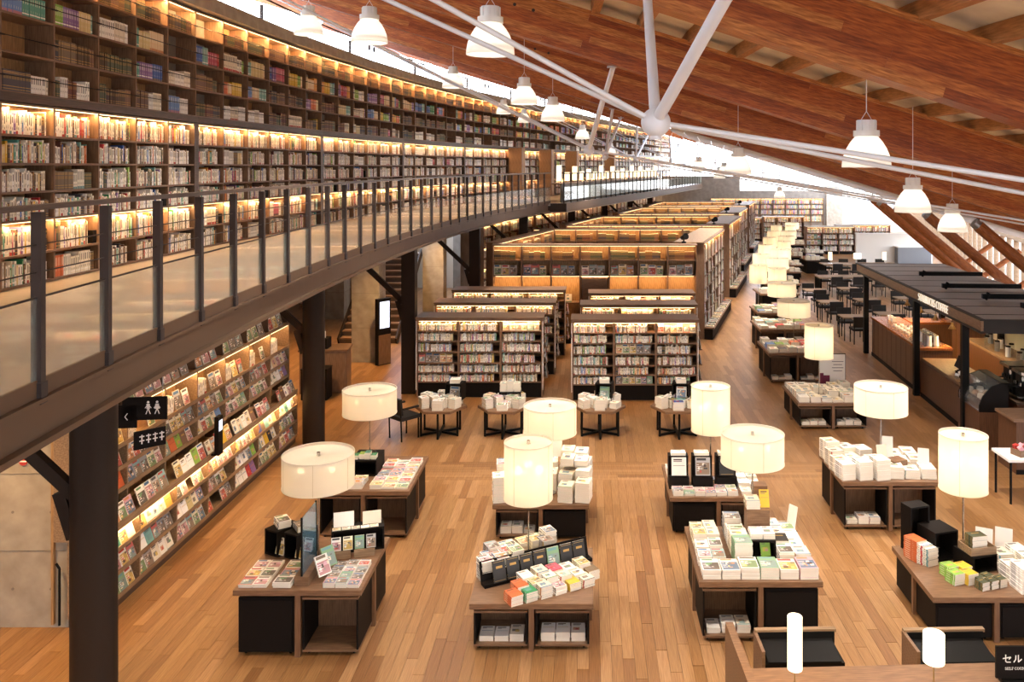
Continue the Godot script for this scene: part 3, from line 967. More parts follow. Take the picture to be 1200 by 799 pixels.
func gallery_shelves() -> void:
	var s := -15.771
	var bay := 0.98
	var k := 0
	var names := ["frame-edge", "nearest", "second", "third", "fourth", "fifth", "sixth", "seventh", "eighth", "ninth", "tenth", "eleventh", "twelfth", "last"]
	while s < 60.0:
		var step := 5.711 if s < BEND * 88.0 else 5.88
		var mid := s + step / 2
		var t := thing("wall_bookcase", "dark wood gallery bookcase, two tiers high, %s section along the curved wall" % names[mini(k, 13)], "bookcase", arc(R_WALL, mid, DECK), turn(mid), "gallery wall bookcases")
		var L := 5.88
		var lower := [0.03, 0.38, 0.78, 1.11, 1.44, 1.77, 2.13]
		var upper := [2.26, 2.71, 3.15, 3.60, 4.03]
		bx(t, "back_panel", M.honey_panel, Vector3(0, 2.03, -0.36), Vector3(L, 4.06, 0.02))
		for y in lower: bx(t, "shelf", M.walnut, Vector3(0, y - 0.013, -0.17), Vector3(L, 0.026, 0.36))
		bx(t, "cornice", M.walnut_dark, Vector3(0, 2.19, -0.15), Vector3(L, 0.10, 0.38))
		for y in upper: bx(t, "shelf", M.walnut, Vector3(0, y - 0.013, -0.17), Vector3(L, 0.026, 0.36))
		for i in 7:
			var x := -L / 2 + i * bay
			var thick := 0.16 if i == 6 else 0.03
			bx(t, "upright", M.walnut_dark if i == 6 else M.walnut_upright, Vector3(x, 1.07, -0.17 + (0.012 if i == 6 else 0.0)), Vector3(thick, 2.12, 0.355))
			bx(t, "upright", M.walnut_upright, Vector3(x, 3.15, -0.172), Vector3(0.03, 1.79, 0.355))
		led(t, Vector3(0, 2.10, -0.005), L - 0.1, 1.0)
		led(t, Vector3(0, 0.75, -0.005), L - 0.1, 0.9)
		led(t, Vector3(0, 4.0, -0.005), L - 0.1, 2.0)
		for j in 4:
			rod(t, "retaining_bar", M.black_metal, Vector3(-L / 2, upper[j] + 0.17, 0.02), Vector3(L / 2, upper[j] + 0.17, 0.02), 0.006, 6)
			for i in 7:
				bx(t, "bar_bracket", M.black_metal, Vector3(-L / 2 + i * bay, upper[j] + 0.17, 0.012), Vector3(0.10, 0.016, 0.02))
		var xf := t.transform
		for i in 6:
			var x0 := -L / 2 + i * bay + (0.015 if i else 0.015)
			var x1 := -L / 2 + (i + 1) * bay - (0.015 if i < 5 else 0.085)
			var bayname := "%s bay, %s gallery section" % [nth(i), names[mini(k, 13)]]
			for j in 6:
				row(xf, x0, x1, lower[j], -0.02, lower[j + 1] - lower[j] - 0.03, "pale", "gallery_book", "%s lower shelf, %s" % [nth(j), bayname], 0.016, 0.042, rng.randf() < 0.15, 0.92)
			for j in 4:
				var fam: String = ["mixed", "dark", "bright" if rng.randf() < 0.75 else "pale", "dark"][j]
				if j == 1: fam = ["dark", "bright", "pale", "dark", "bright", "dark"][rng.randi() % 6]
				if j == 0: fam = "dark" if i % 3 == 0 else "pale"
				if rng.randf() < 0.05: continue
				row(xf, x0, x1, upper[j], -0.02, (0.36 if j == 2 else 0.31) if j < 3 else 0.29, fam, "gallery_book", "%s upper shelf, %s" % [nth(j), bayname], 0.022, 0.05, true, 0.94)
			if k < 6 and i % 2 == 0:
				var j := (i * 2 + k) % 3 + 1
				var y: float = lower[j]
				var bxp := bx(self, "black_divider_box", M.black_box, xf * Vector3(x1 - 0.06, y + 0.085, -0.06), Vector3(0.09, 0.17, 0.10), t.rotation)
				tag(bxp, "small black box between books, %s lower shelf, %s" % [nth(j), bayname], "box", "black boxes on the gallery shelves")
		s += step
		k += 1
	# wide brown pillars standing before the far shelves
	var q := 0
	for x in [609.0, 644.0, 674.0, 718.0]:
		var z: float = [36.5, 40.5, 44.5, 52.0][q]
		var p := P((x - 690.0) / 1000.0 * z, DECK, z)
		var o := thing("wood_pillar", "wide brown wooden pillar on the far gallery, %s along" % nth(q), "pillar", p, turn(30.0), "brown pillars on the gallery")
		bx(o, "panel", M.walnut_upright, Vector3(0, 1.1, -0.2), Vector3(0.08, 2.2, 0.62))
		bx(o, "panel", M.honey_panel, Vector3(0.25, 1.1, -0.2), Vector3(0.42, 2.2, 0.58))
		q += 1

# ---------------------------------------------------------------- furniture
func bookcase(label: String, at: Vector3, yaw: float, w: float, boards: Array, depth: float, bays: int, group: String, top_lit := true, back := true, plinth := 0.0, called := "bookcase") -> Node3D:
	var t := thing(called, label, "bookcase", at, yaw, group)
	var h: float = boards[-1]
	for sx in [-1, 1]: bx(t, "side_panel", M.walnut_upright, Vector3(sx * (w / 2 - 0.015), h / 2, -depth / 2), Vector3(0.03, h, depth))
	if back: bx(t, "back_panel", M.honey_panel, Vector3(0, (h + plinth) / 2, -depth + 0.012), Vector3(w - 0.06, h - plinth, 0.02))
	for i in boards.size():
		if i == boards.size() - 1:
			bx(t, "top_board", M.walnut, Vector3(0, boards[i] + 0.02, -depth / 2), Vector3(w + 0.03, 0.04, depth + 0.03))
		else:
			bx(t, "shelf", M.walnut, Vector3(0, boards[i] - 0.012, -depth / 2 + 0.01), Vector3(w - 0.06, 0.024, depth - 0.02))
	for i in range(1, bays): bx(t, "upright", M.walnut_upright, Vector3(-w / 2 + w * i / bays, h / 2, -depth / 2 + 0.011), Vector3(0.045, h - 0.02, depth - 0.02))
	if plinth > 0.05: bx(t, "plinth", M.black_box, Vector3(0, plinth / 2, -0.05), Vector3(w - 0.06, plinth, 0.06))
	if top_lit: led(t, Vector3(0, h - 0.012, -0.012), w - 0.12, 0.55)
	return t

func fill_case(t: Node3D, w: float, boards: Array, bays: int, family: String, where: String, kind := "shelved_book", z := -0.02, from_row := 0) -> void:
	for j in range(from_row, boards.size() - 1):
		for i in bays:
			var x0 := -w / 2 + w * i / bays + 0.03
			var x1 := -w / 2 + w * (i + 1) / bays - 0.03
			var tag_ := "%s row, %s bay, %s" % [nth(j), nth(i), where]
			if rng.randf() < 0.16 and family == "mixed":
				faced(t.transform, x0, x1, boards[j], z - 0.03, (boards[j + 1] - boards[j]) * 0.86, "magazine", kind, tag_, 0.12, 0.015)
			else:
				row(t.transform, x0, x1, boards[j], z, boards[j + 1] - boards[j] - 0.02, family, kind, tag_, 0.014, 0.034, family == "dark", 0.93)

func floor_bookcases() -> void:
	var b := [0.37, 0.59, 0.81, 1.07, 1.32, 1.56, 1.79]
	var spots := [[-4.03, -1.08, 19.95, "near long bookcase beside the dark column"], [-4.0, -0.88, 22.15, "second long bookcase beyond the dark column"], [-3.9, -0.68, 24.4, "third long bookcase beyond the dark column"], [-0.39, 2.52, 19.7, "near bookcase beside the main aisle"], [-0.2, 2.77, 21.85, "second bookcase beside the main aisle"], [0.01, 2.95, 23.8, "third bookcase beside the main aisle"]]
	for q in spots:
		var w: float = q[1] - q[0]
		var t := bookcase("low brown bookcase packed with books, " + q[3], P((q[0] + q[1]) / 2, 0, q[2]), 0.0, w, b, 0.72, 3, "low bookcases in the middle of the hall", true, true, 0.35)
		bx(t, "sloped_lid", M.walnut, Vector3(0, 1.855, -0.36), Vector3(w + 0.05, 0.03, 0.78))
		for sx in [-1, 1]: bx(t, "lit_edge_strip", M.white_card, Vector3(sx * (w / 2 + 0.004), 0.98, -0.01), Vector3(0.02, 1.6, 0.02))  # white strips stand in for the lit edges of the end posts
		fill_case(t, w, b, 3, "mixed", q[3].get_slice(" ", 0) + " case by the " + ("column" if q[0] < -2 else "aisle"))
		for sx in [1]:
			for y in [0.45, 0.8, 1.15]:
				bx(t, "end_rack", M.walnut, Vector3(w / 2 + 0.06, y, -0.36), Vector3(0.1, 0.02, 0.55))
				faced(t.transform * Transform3D(Basis(Vector3.UP, PI / 2), Vector3(w / 2 + 0.10, 0, -0.36)), -0.27, 0.27, y + 0.01, -0.01, 0.25, "magazine", "shelved_book", "%s end rack, %s" % [["low", "middle", "high"][int(y * 2.8) - 1], q[3].get_slice(" ", 0) + (" column case" if q[0] < -2 else " aisle case")], 0.15, 0.01)

func tall_blocks() -> void:
	var specs := [[-2.94, 3.3, 26.0, 33.0, "nearest"], [-0.94, 5.5, 34.6, 41.4, "middle"], [1.5, 7.4, 43.2, 50.0, "farthest"], [3.6, 9.6, 52.0, 58.0, "last"]]
	for q in specs:
		var w: float = q[1] - q[0]
		var cx: float = (q[0] + q[1]) / 2
		var nm: String = q[4]
		var rows_ := [0.2, 1.25, 2.08, 2.55, 2.98]
		var t := bookcase("tall brown wall of shelves with lit top row, front of the %s book room" % nm, P(cx, 0, q[2]), 0.0, w, rows_, 0.42, 7, "book rooms of tall shelves", true, true, 0.2, "tall_bookcase")
		led(t, Vector3(0, 2.05, -0.012), w - 0.2, 0.9)
		for i in 7:
			var x0 := -w / 2 + w * i / 7 + 0.03
			var x1 := -w / 2 + w * (i + 1) / 7 - 0.03
			var wh := "%s bay, %s book room" % [nth(i), nm]
			row(t.transform, x0, x1, 2.55, -0.06, 0.33, "dark", "shelved_book", "lit top row, " + wh, 0.025, 0.045, true, 0.9)
			faced(t.transform, x0, x1, 2.08, -0.06, 0.34, "magazine", "shelved_book", "second row, " + wh, 0.12, 0.02)
			if i != 3: faced(t.transform, x0, x1, 1.25, -0.12, 0.26, "white", "shelved_book", "niche, " + wh, 0.15, 0.25, 0.5)
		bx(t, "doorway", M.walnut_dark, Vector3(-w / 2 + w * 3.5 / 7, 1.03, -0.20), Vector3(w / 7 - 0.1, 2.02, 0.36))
		# inner back wall of the room, seen over the front
		var b := bookcase("tall lit shelves along the rear of the %s book room" % nm, P(cx + 0.55, 0, q[3] - 0.45), 0.0, w - 0.5, rows_, 0.4, 7, "book rooms of tall shelves", true, true, 0.2, "tall_bookcase")
		for i in 7:
			var ww := w - 0.5
			var x0 := -ww / 2 + ww * i / 7 + 0.03
			var x1 := -ww / 2 + ww * (i + 1) / 7 - 0.03
			row(b.transform, x0, x1, 2.55, -0.06, 0.33, "dark", "shelved_book", "rear top row, %s bay, %s book room" % [nth(i), nm], 0.025, 0.045, true, 0.92)
		# side towards the aisle
		var d: float = q[3] - q[2] - 1.1
		var lean := 0.26
		var side_rows := [0.35, 0.75, 1.15, 1.55, 1.95, 2.4, 2.98]
		var sd := bookcase("tall shelves facing the main aisle, side of the %s book room" % nm, P(q[1] + 0.30 + d * lean * 0.5, 0, q[2] + d / 2 + 0.52), PI / 2 - lean, d, side_rows, 0.42, 6, "book rooms of tall shelves", true, true, 0.3, "tall_bookcase")
		fill_case(sd, d, side_rows, 6, "mixed", "aisle side of %s book room" % nm)
		bx(sd, "bench_ledge", M.walnut, Vector3(0, 0.36, 0.14), Vector3(d, 0.04, 0.34))
		bx(sd, "bench_base", M.black_box, Vector3(0, 0.17, 0.12), Vector3(d, 0.34, 0.28))
		piles_on_ledge(sd, d, nm)
		bx(sd, "roof_board", M.tan_board, Vector3(0, 3.03, -0.5), Vector3(d + 0.3, 0.03, 0.9))
		# left side, plain back
		var lf := bookcase("brown back of shelves beside the gallery columns, %s book room" % nm, P(q[0] + 0.1 + d * lean * 0.5, 0, q[2] + d / 2 + 0.52), PI / 2 - lean, d, [0.3, 1.2, 2.1, 2.55, 2.98], 0.4, 5, "book rooms of tall shelves", true, true, 0.2, "tall_bookcase")
		for i in 5:
			row(lf.transform, -d / 2 + d * i / 5 + 0.03, -d / 2 + d * (i + 1) / 5 - 0.03, 2.55, -0.06, 0.33, "dark", "shelved_book", "inner side top row, %s bay, %s book room" % [nth(i), nm], 0.025, 0.045, true, 0.92)
		# a small black spotlight on top
		var sp := thing("spotlight", "small black spotlight on top of the %s book room" % nm, "spotlight", P(q[1] - 0.35, 3.03, q[2] + 0.5), 0.4, "black spotlights on the book rooms")
		cy(sp, "base", M.black_metal, Vector3(0, 0.02, 0), 0.07, 0.04)
		cy(sp, "stem", M.black_metal, Vector3(0, 0.09, 0), 0.02, 0.12, 10)
		cy(sp, "head", M.black_metal, Vector3(0, 0.18, 0.02), 0.10, 0.24, 18, 0.07).rotation.x = 1.3

func piles_on_ledge(sd: Node3D, d: float, nm: String) -> void:
	var x := -d / 2 + 0.2
	var n := 0
	while x < d / 2 - 0.2:
		var c := cell_of("magazine")
		book(sd.transform * Transform3D(FLAT, Vector3(x, 0.40, 0.14)), Vector3(0.035, 0.26, 0.2), c, "shelved_book", "%s book lying on the aisle ledge, %s along, %s book room" % [cell_name[c], nth(n), nm], 1.2)
		x += rng.randf_range(0.24, 0.4)
		n += 1

func magazine_rack() -> void:
	# sloped racks along the ground-floor wall, lit under two of the ledges
	var ledges := [0.14, 0.44, 0.72, 1.02, 1.32, 1.60, 1.88, 2.33]
	var bay := 0.97
	var n := 7
	var L := bay * n
	var mid := along(89.75, 13.35)
	var t := thing("magazine_rack", "long honey-lit magazine rack along the wall under the gallery", "magazine rack", arc(89.75, mid), turn(mid))
	bx(t, "back_panel", M.honey_panel, Vector3(0, 1.5, -0.5), Vector3(L, 2.9, 0.03))
	bx(t, "header_panel", M.walnut_dark, Vector3(0, 3.28, -0.42), Vector3(L, 0.66, 0.04))
	bx(t, "plinth", M.walnut_dark, Vector3(0, 0.06, -0.05), Vector3(L, 0.12, 0.06))
	for i in ledges.size():
		var y: float = ledges[i]
		var z: float = -0.16 if i > 3 else 0.0
		var thick: float = 0.07 if i == 3 else 0.028
		bx(t, "shelf", M.tan_board, Vector3(0, y - thick / 2, z - 0.15), Vector3(L, thick, 0.34))
		bx(t, "ledge_lip", M.tan_board, Vector3(0, y + 0.012, z + 0.015), Vector3(L, 0.03, 0.014))
	bx(t, "shelf", M.walnut, Vector3(0, 2.95, -0.3), Vector3(L, 0.03, 0.32))
	for i in n + 1:
		var x := -L / 2 + i * bay
		bx(t, "upright", M.tan_board, Vector3(x, 0.56, -0.15), Vector3(0.03, 0.86, 0.33))
		bx(t, "upright", M.tan_board, Vector3(x, 1.66, -0.31), Vector3(0.03, 1.28, 0.33))
		bx(t, "upright", M.walnut_dark, Vector3(x, 2.64, -0.33), Vector3(0.02, 0.6, 0.28))
	led(t, Vector3(0, 0.94, 0.0), L - 0.1, 0.32)
	led(t, Vector3(0, 2.29, -0.16), L - 0.1, 0.4)
	led(t, Vector3(0, 2.92, -0.17), L - 0.1, 0.12)
	var ln := ["bottom ledge", "second ledge", "lit third ledge", "wide fourth ledge", "fifth ledge", "sixth ledge", "lit seventh ledge", "top ledge"]
	for j in 8:
		var y: float = ledges[j]
		var z: float = -0.16 if j > 3 else 0.0
		var nexty: float = ledges[j + 1] if j < 7 else 2.7
		for i in n:
			var x0 := -L / 2 + i * bay + 0.02
			var x1 := x0 + bay - 0.04
			var wh := "%s bay, %s of wall rack" % [nth(i), ln[j]]
			if j == 6:
				var m := rng.randf_range(0.3, 0.6)
				row(t.transform, x0, x0 + m, y, z - 0.03, 0.30, "white", "magazine", "books, " + wh, 0.02, 0.045, false, 0.95)
				faced(t.transform, x0 + m, x1, y, z - 0.02, 0.28, "magazine", "magazine", wh, 0.25, 0.04, 0.8)
			elif j == 7:
				faced(t.transform, x0, x1, y + 0.01, z - 0.02, 0.30, "magazine", "magazine", wh, 0.3, 0.05)
			else:
				faced(t.transform, x0, x1, y, z - 0.0, minf(nexty - y, 0.27) * 0.92, "magazine" if rng.randf() < 0.6 else "mixed", "magazine", wh, 0.34, 0.008, 0.97)
	var st := thing("search_terminal", "small black search terminal with a lit screen on the magazine rack", "terminal", arc(89.66, along(89.66, 13.0), 1.02), turn(0.0))
	bx(st, "body", M.black_box, Vector3(0, 0.3, 0.02), Vector3(0.16, 0.56, 0.06))
	bx(st, "screen", M.screen_glow, Vector3(0, 0.44, 0.052), Vector3(0.11, 0.16, 0.006))
	bx(st, "foot", M.black_metal, Vector3(0, 0.012, 0.0), Vector3(0.16, 0.024, 0.12))
	# further racks between the far columns
	for q in [[20.0, 26.0, "beyond the stair"], [26.5, 34.5, "beside the book rooms"], [35.0, 43.0, "farther along the book rooms"], [43.5, 57.0, "at the far end of the hall"]]:
		var m: float = (q[0] + q[1]) / 2
		var w: float = (q[1] - q[0]) * 1.02
		var rows_ := [0.2, 0.6, 1.0, 1.4, 1.8, 2.2, 2.65, 3.1]
		var bays := int(w / 1.0)
		var k := bookcase("brown wall shelves lit from above under the gallery, " + q[2], arc(90.4, m), turn(m), w, rows_, 0.4, bays, "ground floor wall shelves", true, true, 0.18, "wall_shelf")
		led(k, Vector3(0, 2.18, -0.012), w - 0.1, 0.5)
		led(k, Vector3(0, 1.38, -0.012), w - 0.1, 0.4)
		fill_case(k, w, rows_, bays, "pale", "wall shelf " + q[2])
	var e := bookcase("long low bookcase on the end wall of the hall", P(14.6, 0, Z_END - 0.1), 0.0, 9.3, [0.2, 0.9, 1.5, 1.95, 2.35, 2.75], 0.4, 9, "", true, true, 0.18, "wall_shelf")
	fill_case(e, 9.3, [0.9, 1.5, 1.95, 2.35, 2.75], 9, "bright", "end wall bookcase")

func rolling_box(x: float, z: float, w: float, d: float, h: float, open: bool, label: String, books := false) -> void:
	var t := thing("rolling_box", label, "storage box", P(x, 0, z), 0.0, "black storage boxes under the display tables")
	for cx in [-1, 1]:
		for cz in [-1, 1]:
			cy(t, "caster", M.black_metal, Vector3(cx * (w / 2 - 0.06), 0.022, cz * (d / 2 - 0.06)), 0.022, 0.02, 10).rotation.z = PI / 2
	var y0 := 0.045
	var hh := h - y0
	if not open:
		bx(t, "body", M.black_box, Vector3(0, y0 + hh / 2, 0), Vector3(w, hh, d))
		bx(t, "front_panel", M.black_box, Vector3(0, y0 + hh / 2, d / 2 + 0.006), Vector3(w - 0.05, hh - 0.05, 0.012))
	else:
		bx(t, "bottom_board", M.table_wood, Vector3(0, y0 + 0.012, 0), Vector3(w, 0.024, d))
		bx(t, "top_board", M.table_wood, Vector3(0, h - 0.012, 0), Vector3(w, 0.024, d))
		for sx in [-1, 1]: bx(t, "side_panel", M.black_box, Vector3(sx * (w / 2 - 0.01), y0 + hh / 2, 0), Vector3(0.02, hh - 0.048, d))
		bx(t, "back_panel", M.table_wood_upright, Vector3(0, y0 + hh / 2, -d / 2 + 0.08), Vector3(w - 0.04, hh - 0.048, 0.02))
		if books:
			var n := int((w - 0.08) / 0.17)
			for i in n:
				pile(x - w / 2 + 0.05 + 0.17 * (i + 0.5), y0 + 0.024, z - d / 2 + 0.16, rng.randi_range(2, 5), 0.155, 0.21, 0.02, "white", "%s in %s box, table %s" % [nth(i), label.get_slice(",", 0).get_slice("under the ", 1), label.get_slice(", ", 1)])

func display_table(x0: float, x1: float, z0: float, d: float, h: float, who: String, front := [0, 1], side_open := false) -> void:
	var w := x1 - x0
	var t := thing("display_table", "square brown display table, " + who, "display table", P((x0 + x1) / 2, 0, z0 + d / 2), 0.0, "wooden display tables on the hall floor")
	bx(t, "tabletop", M.table_wood, Vector3(0, h - 0.03, 0), Vector3(w, 0.06, d))
	bx(t, "leg_panel", M.table_wood_upright, Vector3(0, (h - 0.06) / 2, 0), Vector3(0.06, h - 0.06, d - 0.03))
	bx(t, "leg_panel", M.table_wood_upright, Vector3(-w / 4 - 0.01, (h - 0.06) / 2, 0), Vector3(w / 2 - 0.045, h - 0.06, 0.06))
	bx(t, "leg_panel", M.table_wood_upright, Vector3(w / 4 + 0.01, (h - 0.06) / 2, 0), Vector3(w / 2 - 0.045, h - 0.06, 0.06))
	var bw := w / 2 - 0.09
	var bd := d / 2 - 0.09
	var n := 0
	for sx in [0, 1]:
		for sz in [0, 1]:
			var px: float = x0 + w * (0.25 + 0.5 * sx) + (0.0)
			var pz: float = z0 + d * (0.25 + 0.5 * sz)
			var open: bool = front[sx] > 0 if sz == 0 else (sx + n) % 2 == 0
			rolling_box(px, pz, bw, bd, h - 0.10, open, "%s black box %s the %s, %s" % ["open" if open else "closed", "under" , ["left", "right"][sx] + (" front" if sz == 0 else " rear"), who], open and (sz == 1 or front[sx] == 2))
			n += 1

func black_box(x: float, y: float, z: float, w: float, h: float, d: float, label: String, yaw := 0.0) -> void:
	var t := thing("display_box", label, "display box", P(x, y, z), yaw, "black display boxes on the tables")
	bx(t, "top_board", M.black_box, Vector3(0, h - 0.01, 0), Vector3(w, 0.02, d))
	bx(t, "bottom_board", M.black_box, Vector3(0, 0.01, 0), Vector3(w, 0.02, d))
	bx(t, "back_panel", M.black_box, Vector3(0, h / 2, -d / 2 + 0.01), Vector3(w, h - 0.04, 0.02))
	for sx in [-1, 1]: bx(t, "side_panel", M.black_box, Vector3(sx * (w / 2 - 0.01), h / 2, 0.01), Vector3(0.02, h - 0.04, d - 0.02))

func slab_card(called: String, label: String, cat: String, m: Material, x: float, y: float, z: float, w: float, h: float, yaw := 0.0, tilt := 0.2, t := 0.01) -> Node3D:
	var n := thing(called, label, cat, P(x, y, z), yaw)
	var s := bx(n, "board", m, Vector3(0, h / 2 * cos(tilt) + 0.004, -h / 2 * sin(tilt)), Vector3(w, h, t), Vector3(-tilt, 0, 0))
	bx(n, "foot", M.black_metal, Vector3(0, 0.008, -0.05), Vector3(w * 0.5, 0.012, 0.10))
	return s

func near_tables() -> void:
	# 1: flat picture books, print screen, black boxes
	var y := 0.745
	display_table(-3.91, -2.50, 9.37, 1.36, y, "with a tall print screen in its middle", [0, 1])
	piles(-3.88, -3.56, 9.42, 10.02, y, 2, 3, 2, 2, 0.02, "magazine", "left front of the print-screen table")
	piles(-3.50, -3.29, 9.42, 10.02, y, 1, 3, 2, 3, 0.02, "magazine", "beside the print screen")
	piles(-2.94, -2.54, 9.42, 10.00, y, 3, 4, 2, 3, 0.018, "magazine", "right front of the print-screen table")
	for i in 2: stood(-3.0, y + 0.06, 9.62 + i * 0.22, 0.16, 0.22, 46 + i * 7, "%s against the print screen block" % nth(i), 0.9, 0.5)
	var sc := thing("print_screen", "thin upright bluish print screen on a wooden block", "screen", P(-3.19, y, 9.73))
	bx(sc, "block", M.table_wood, Vector3(0, 0.05, 0.0), Vector3(0.16, 0.10, 0.52))
	bx(sc, "print_panel", M.poster_film, Vector3(0, 0.42, 0.0), Vector3(0.012, 0.64, 0.48))
	for zz in [-0.247, 0.247]: bx(sc, "screen_edge", M.black_metal, Vector3(0, 0.42, zz), Vector3(0.02, 0.66, 0.014))
	for i in 2:
		black_box(-3.72 + i * 0.27, y, 10.36 - i * 0.1, 0.22, 0.30, 0.34, "%s black open box left of the print screen" % ["farther", "nearer"][i], -0.5)
		stood(-3.68 + i * 0.27, y + 0.02, 10.20 - i * 0.1, 0.13, 0.19, 44 + i * 5, "inside the %s black box by the print screen" % ["farther", "nearer"][i], -0.5)
		pile(-3.72 + i * 0.27, y + 0.30, 10.36 - i * 0.1, 4 - i, 0.15, 0.21, 0.022, "magazine", "on the %s black box by the print screen" % ["farther", "nearer"][i], 0.6)
	black_box(-2.82, y, 10.42, 0.62, 0.27, 0.22, "long black stepped stand at the right rear of the print-screen table", 0.28)
	for i in 4: stood(-3.02 + i * 0.13, y + 0.06, 10.20 + i * 0.035, 0.11, 0.15, 45 + i * 4, "in a tray of the stepped stand, %s" % nth(i), 0.28)
	for i in 2:
		var tr := thing("wood_tray", "small wooden tray %s the stepped stand" % ["at the left of", "at the right of"][i], "tray", P(-2.96 + i * 0.27, y, 10.16 + i * 0.07), 0.28, "wooden trays by the stepped stand")
		bx(tr, "front_board", M.tan_board, Vector3(0, 0.05, 0.05), Vector3(0.24, 0.09, 0.014))
		bx(tr, "bottom_board", M.tan_board, Vector3(0, 0.008, 0), Vector3(0.24, 0.014, 0.11))
	slab_card("sign_card", "white card standing at the left of the stepped stand top", "card", M.white_card, -2.98, y + 0.27, 10.38, 0.24, 0.17, 0.28, 0.25)
	slab_card("sign_card", "pale printed card standing at the right of the stepped stand top", "card", M.cream_card, -2.66, y + 0.27, 10.47, 0.22, 0.15, 0.28, 0.25)
	for i in 5: pile(-3.04 + i * 0.105, y + 0.27, 10.30 + i * 0.028, 1, 0.10, 0.07, 0.012, "white", "%s along the front of the stepped stand top" % nth(i), 0.28)
	drum_lamp(-3.20, y, 10.10, 0.415, 1.63, 2.01, "wide cream drum lamp over the print-screen table", 0.34, 6)
	# 2: table of black-covered books in slanting rows
	y = 0.54
	display_table(-1.33, 0.05, 9.48, 1.4, y, "with slanting rows of black-covered books", [2, 2])
	for i in 7:
		var f := i / 6.0
		stood(-1.04 + f * 0.92, y + 0.05, 9.90 + f * 0.52, 0.155, 0.235, 39 if i != 4 else 53, "%s along the slanting black rail" % nth(i), 0.5, 0.3)
	var rl := thing("display_rail", "slanting black display rail across the low table", "display stand", P(-0.62, y, 10.24), 0.51)
	bx(rl, "back_board", M.black_box, Vector3(0, 0.13, -0.05), Vector3(1.42, 0.24, 0.02), Vector3(-0.25, 0, 0))
	bx(rl, "ledge", M.black_box, Vector3(0, 0.02, 0.03), Vector3(1.42, 0.04, 0.12))
	for j in 4:
		for i in 5:
			var p := Vector2(-1.22 + i * 0.165 + j * 0.02, 10.06 + i * 0.10 + j * 0.165)
			if p.y > 10.86 or p.x > -0.05 or p.distance_to(Vector2(-0.74, 10.47)) < 0.2: continue
			pile(p.x, y, p.y, rng.randi_range(11, 14) if j < 3 else 8, 0.15, 0.20, 0.02, "magazine", "%s file, %s row, behind the slanting rail" % [nth(i), nth(j)], 0.5)
	for j in 3:
		for i in 6:
			var p := Vector2(-0.84 + i * 0.16 + j * 0.055, 9.58 + i * 0.085 + j * 0.17 - 0.06)
			if p.x > 0.02 or p.y < 9.5: continue
			if p.y > 9.86 + (p.x + 0.9) * 0.56: continue
			pile(p.x, y, p.y, rng.randi_range(4, 6) + j, 0.145, 0.19, 0.022, "mixed" if i + j > 1 else "bright", "%s file, %s row, before the slanting rail" % [nth(i), nth(j)], 0.55)
	drum_lamp(-0.74, y, 10.47, 0.298, 1.33, 2.03, "tall cream drum lamp over the black-covered books", 0.26, 4)
	# 3: white picture books
	y = 0.70
	display_table(1.25, 2.65, 9.65, 1.5, y, "heaped with white picture books", [2, 0])
	piles(1.29, 2.62, 9.70, 10.00, y, 6, 1, 5, 6, 0.022, "magazine", "front edge of the white picture-book table")
	piles(1.29, 1.62, 10.02, 11.05, y, 2, 4, 5, 8, 0.022, "display", "left side of the white picture-book table")
	piles(1.70, 1.95, 10.05, 11.05, y, 1, 4, 8, 11, 0.024, "display", "inner left of the white picture-book table")
	piles(2.24, 2.62, 10.05, 11.05, y, 2, 4, 5, 8, 0.022, "mixed", "right side of the white picture-book table")
	black_box(2.09, y, 10.36, 0.30, 0.22, 0.3, "black open box in the middle of the white picture books")
	pile(2.02, y + 0.22, 10.36, 3, 0.14, 0.22, 0.022, "white", "on the black box of the white picture-book table", 0.0, 2)
	pile(2.17, y + 0.22, 10.36, 3, 0.14, 0.22, 0.022, "white", "on the right of that black box", 0.0, 4)
	stood(2.12, y + 0.02, 10.26, 0.12, 0.18, 25, "inside the black box among white picture books", 0.2, 0.25)
	var hb := bx(self, "wooden_riser", M.table_wood, P(2.10, y + 0.225, 10.66), Vector3(0.28, 0.45, 0.22))
	tag(hb, "wooden riser block behind the black box on the picture-book table", "riser")
	pile(2.04, y + 0.45, 10.68, 5, 0.17, 0.21, 0.022, "white", "left on the wooden riser", 0.0, 3)
	stood(2.19, y + 0.45, 10.66, 0.12, 0.21, 20, "on the wooden riser", 0.0, 0.35)
	slab_card("sign_card", "narrow white card at the right rear of the picture-book table", "card", M.white_card, 2.58, y, 10.95, 0.14, 0.34, -1.0, 0.2)
	drum_lamp(2.09, y, 10.90, 0.40, 1.62, 2.00, "wide cream drum lamp over the white picture books", 0.34, 6)
	# 4: low table at the right edge
	y = 0.52
	display_table(3.9, 5.36, 9.66, 1.32, y, "low, in front of the checkout terminals", [0, 0])
	for i in 3: pile(4.06 + i * 0.05, y, 10.62 - i * 0.05, 10 - i, 0.16, 0.22, 0.026, "white", "%s at the rear left of the low table" % nth(i), 0.4, [29, 0, 6][i])
	for i in 4: pile(4.30 + (i % 2) * 0.16, y, 10.02 + (i / 2) * 0.17, 5, 0.15, 0.155, 0.026, "bright", "%s in the lime square of the low table" % nth(i), 0.35, 20 if i % 2 else 25)
	for i in 5: pile(4.55 + (i % 3) * 0.12, y, 9.86 + (i / 3) * 0.12 + (i % 3) * 0.04, 4, 0.11, 0.11, 0.024, "dark", "%s small green box pile of the low table" % nth(i), 0.4, 33)
	piles(4.92, 5.30, 9.72, 10.5, y, 2, 3, 7, 11, 0.026, "white", "right of the low table", 0.1)
	black_box(4.38, y, 10.72, 0.34, 0.36, 0.34, "tall black box stand under the low table's lamp", 0.3)
	black_box(4.72, y, 10.42, 0.36, 0.20, 0.34, "low black box stand before the tall one", 0.3)
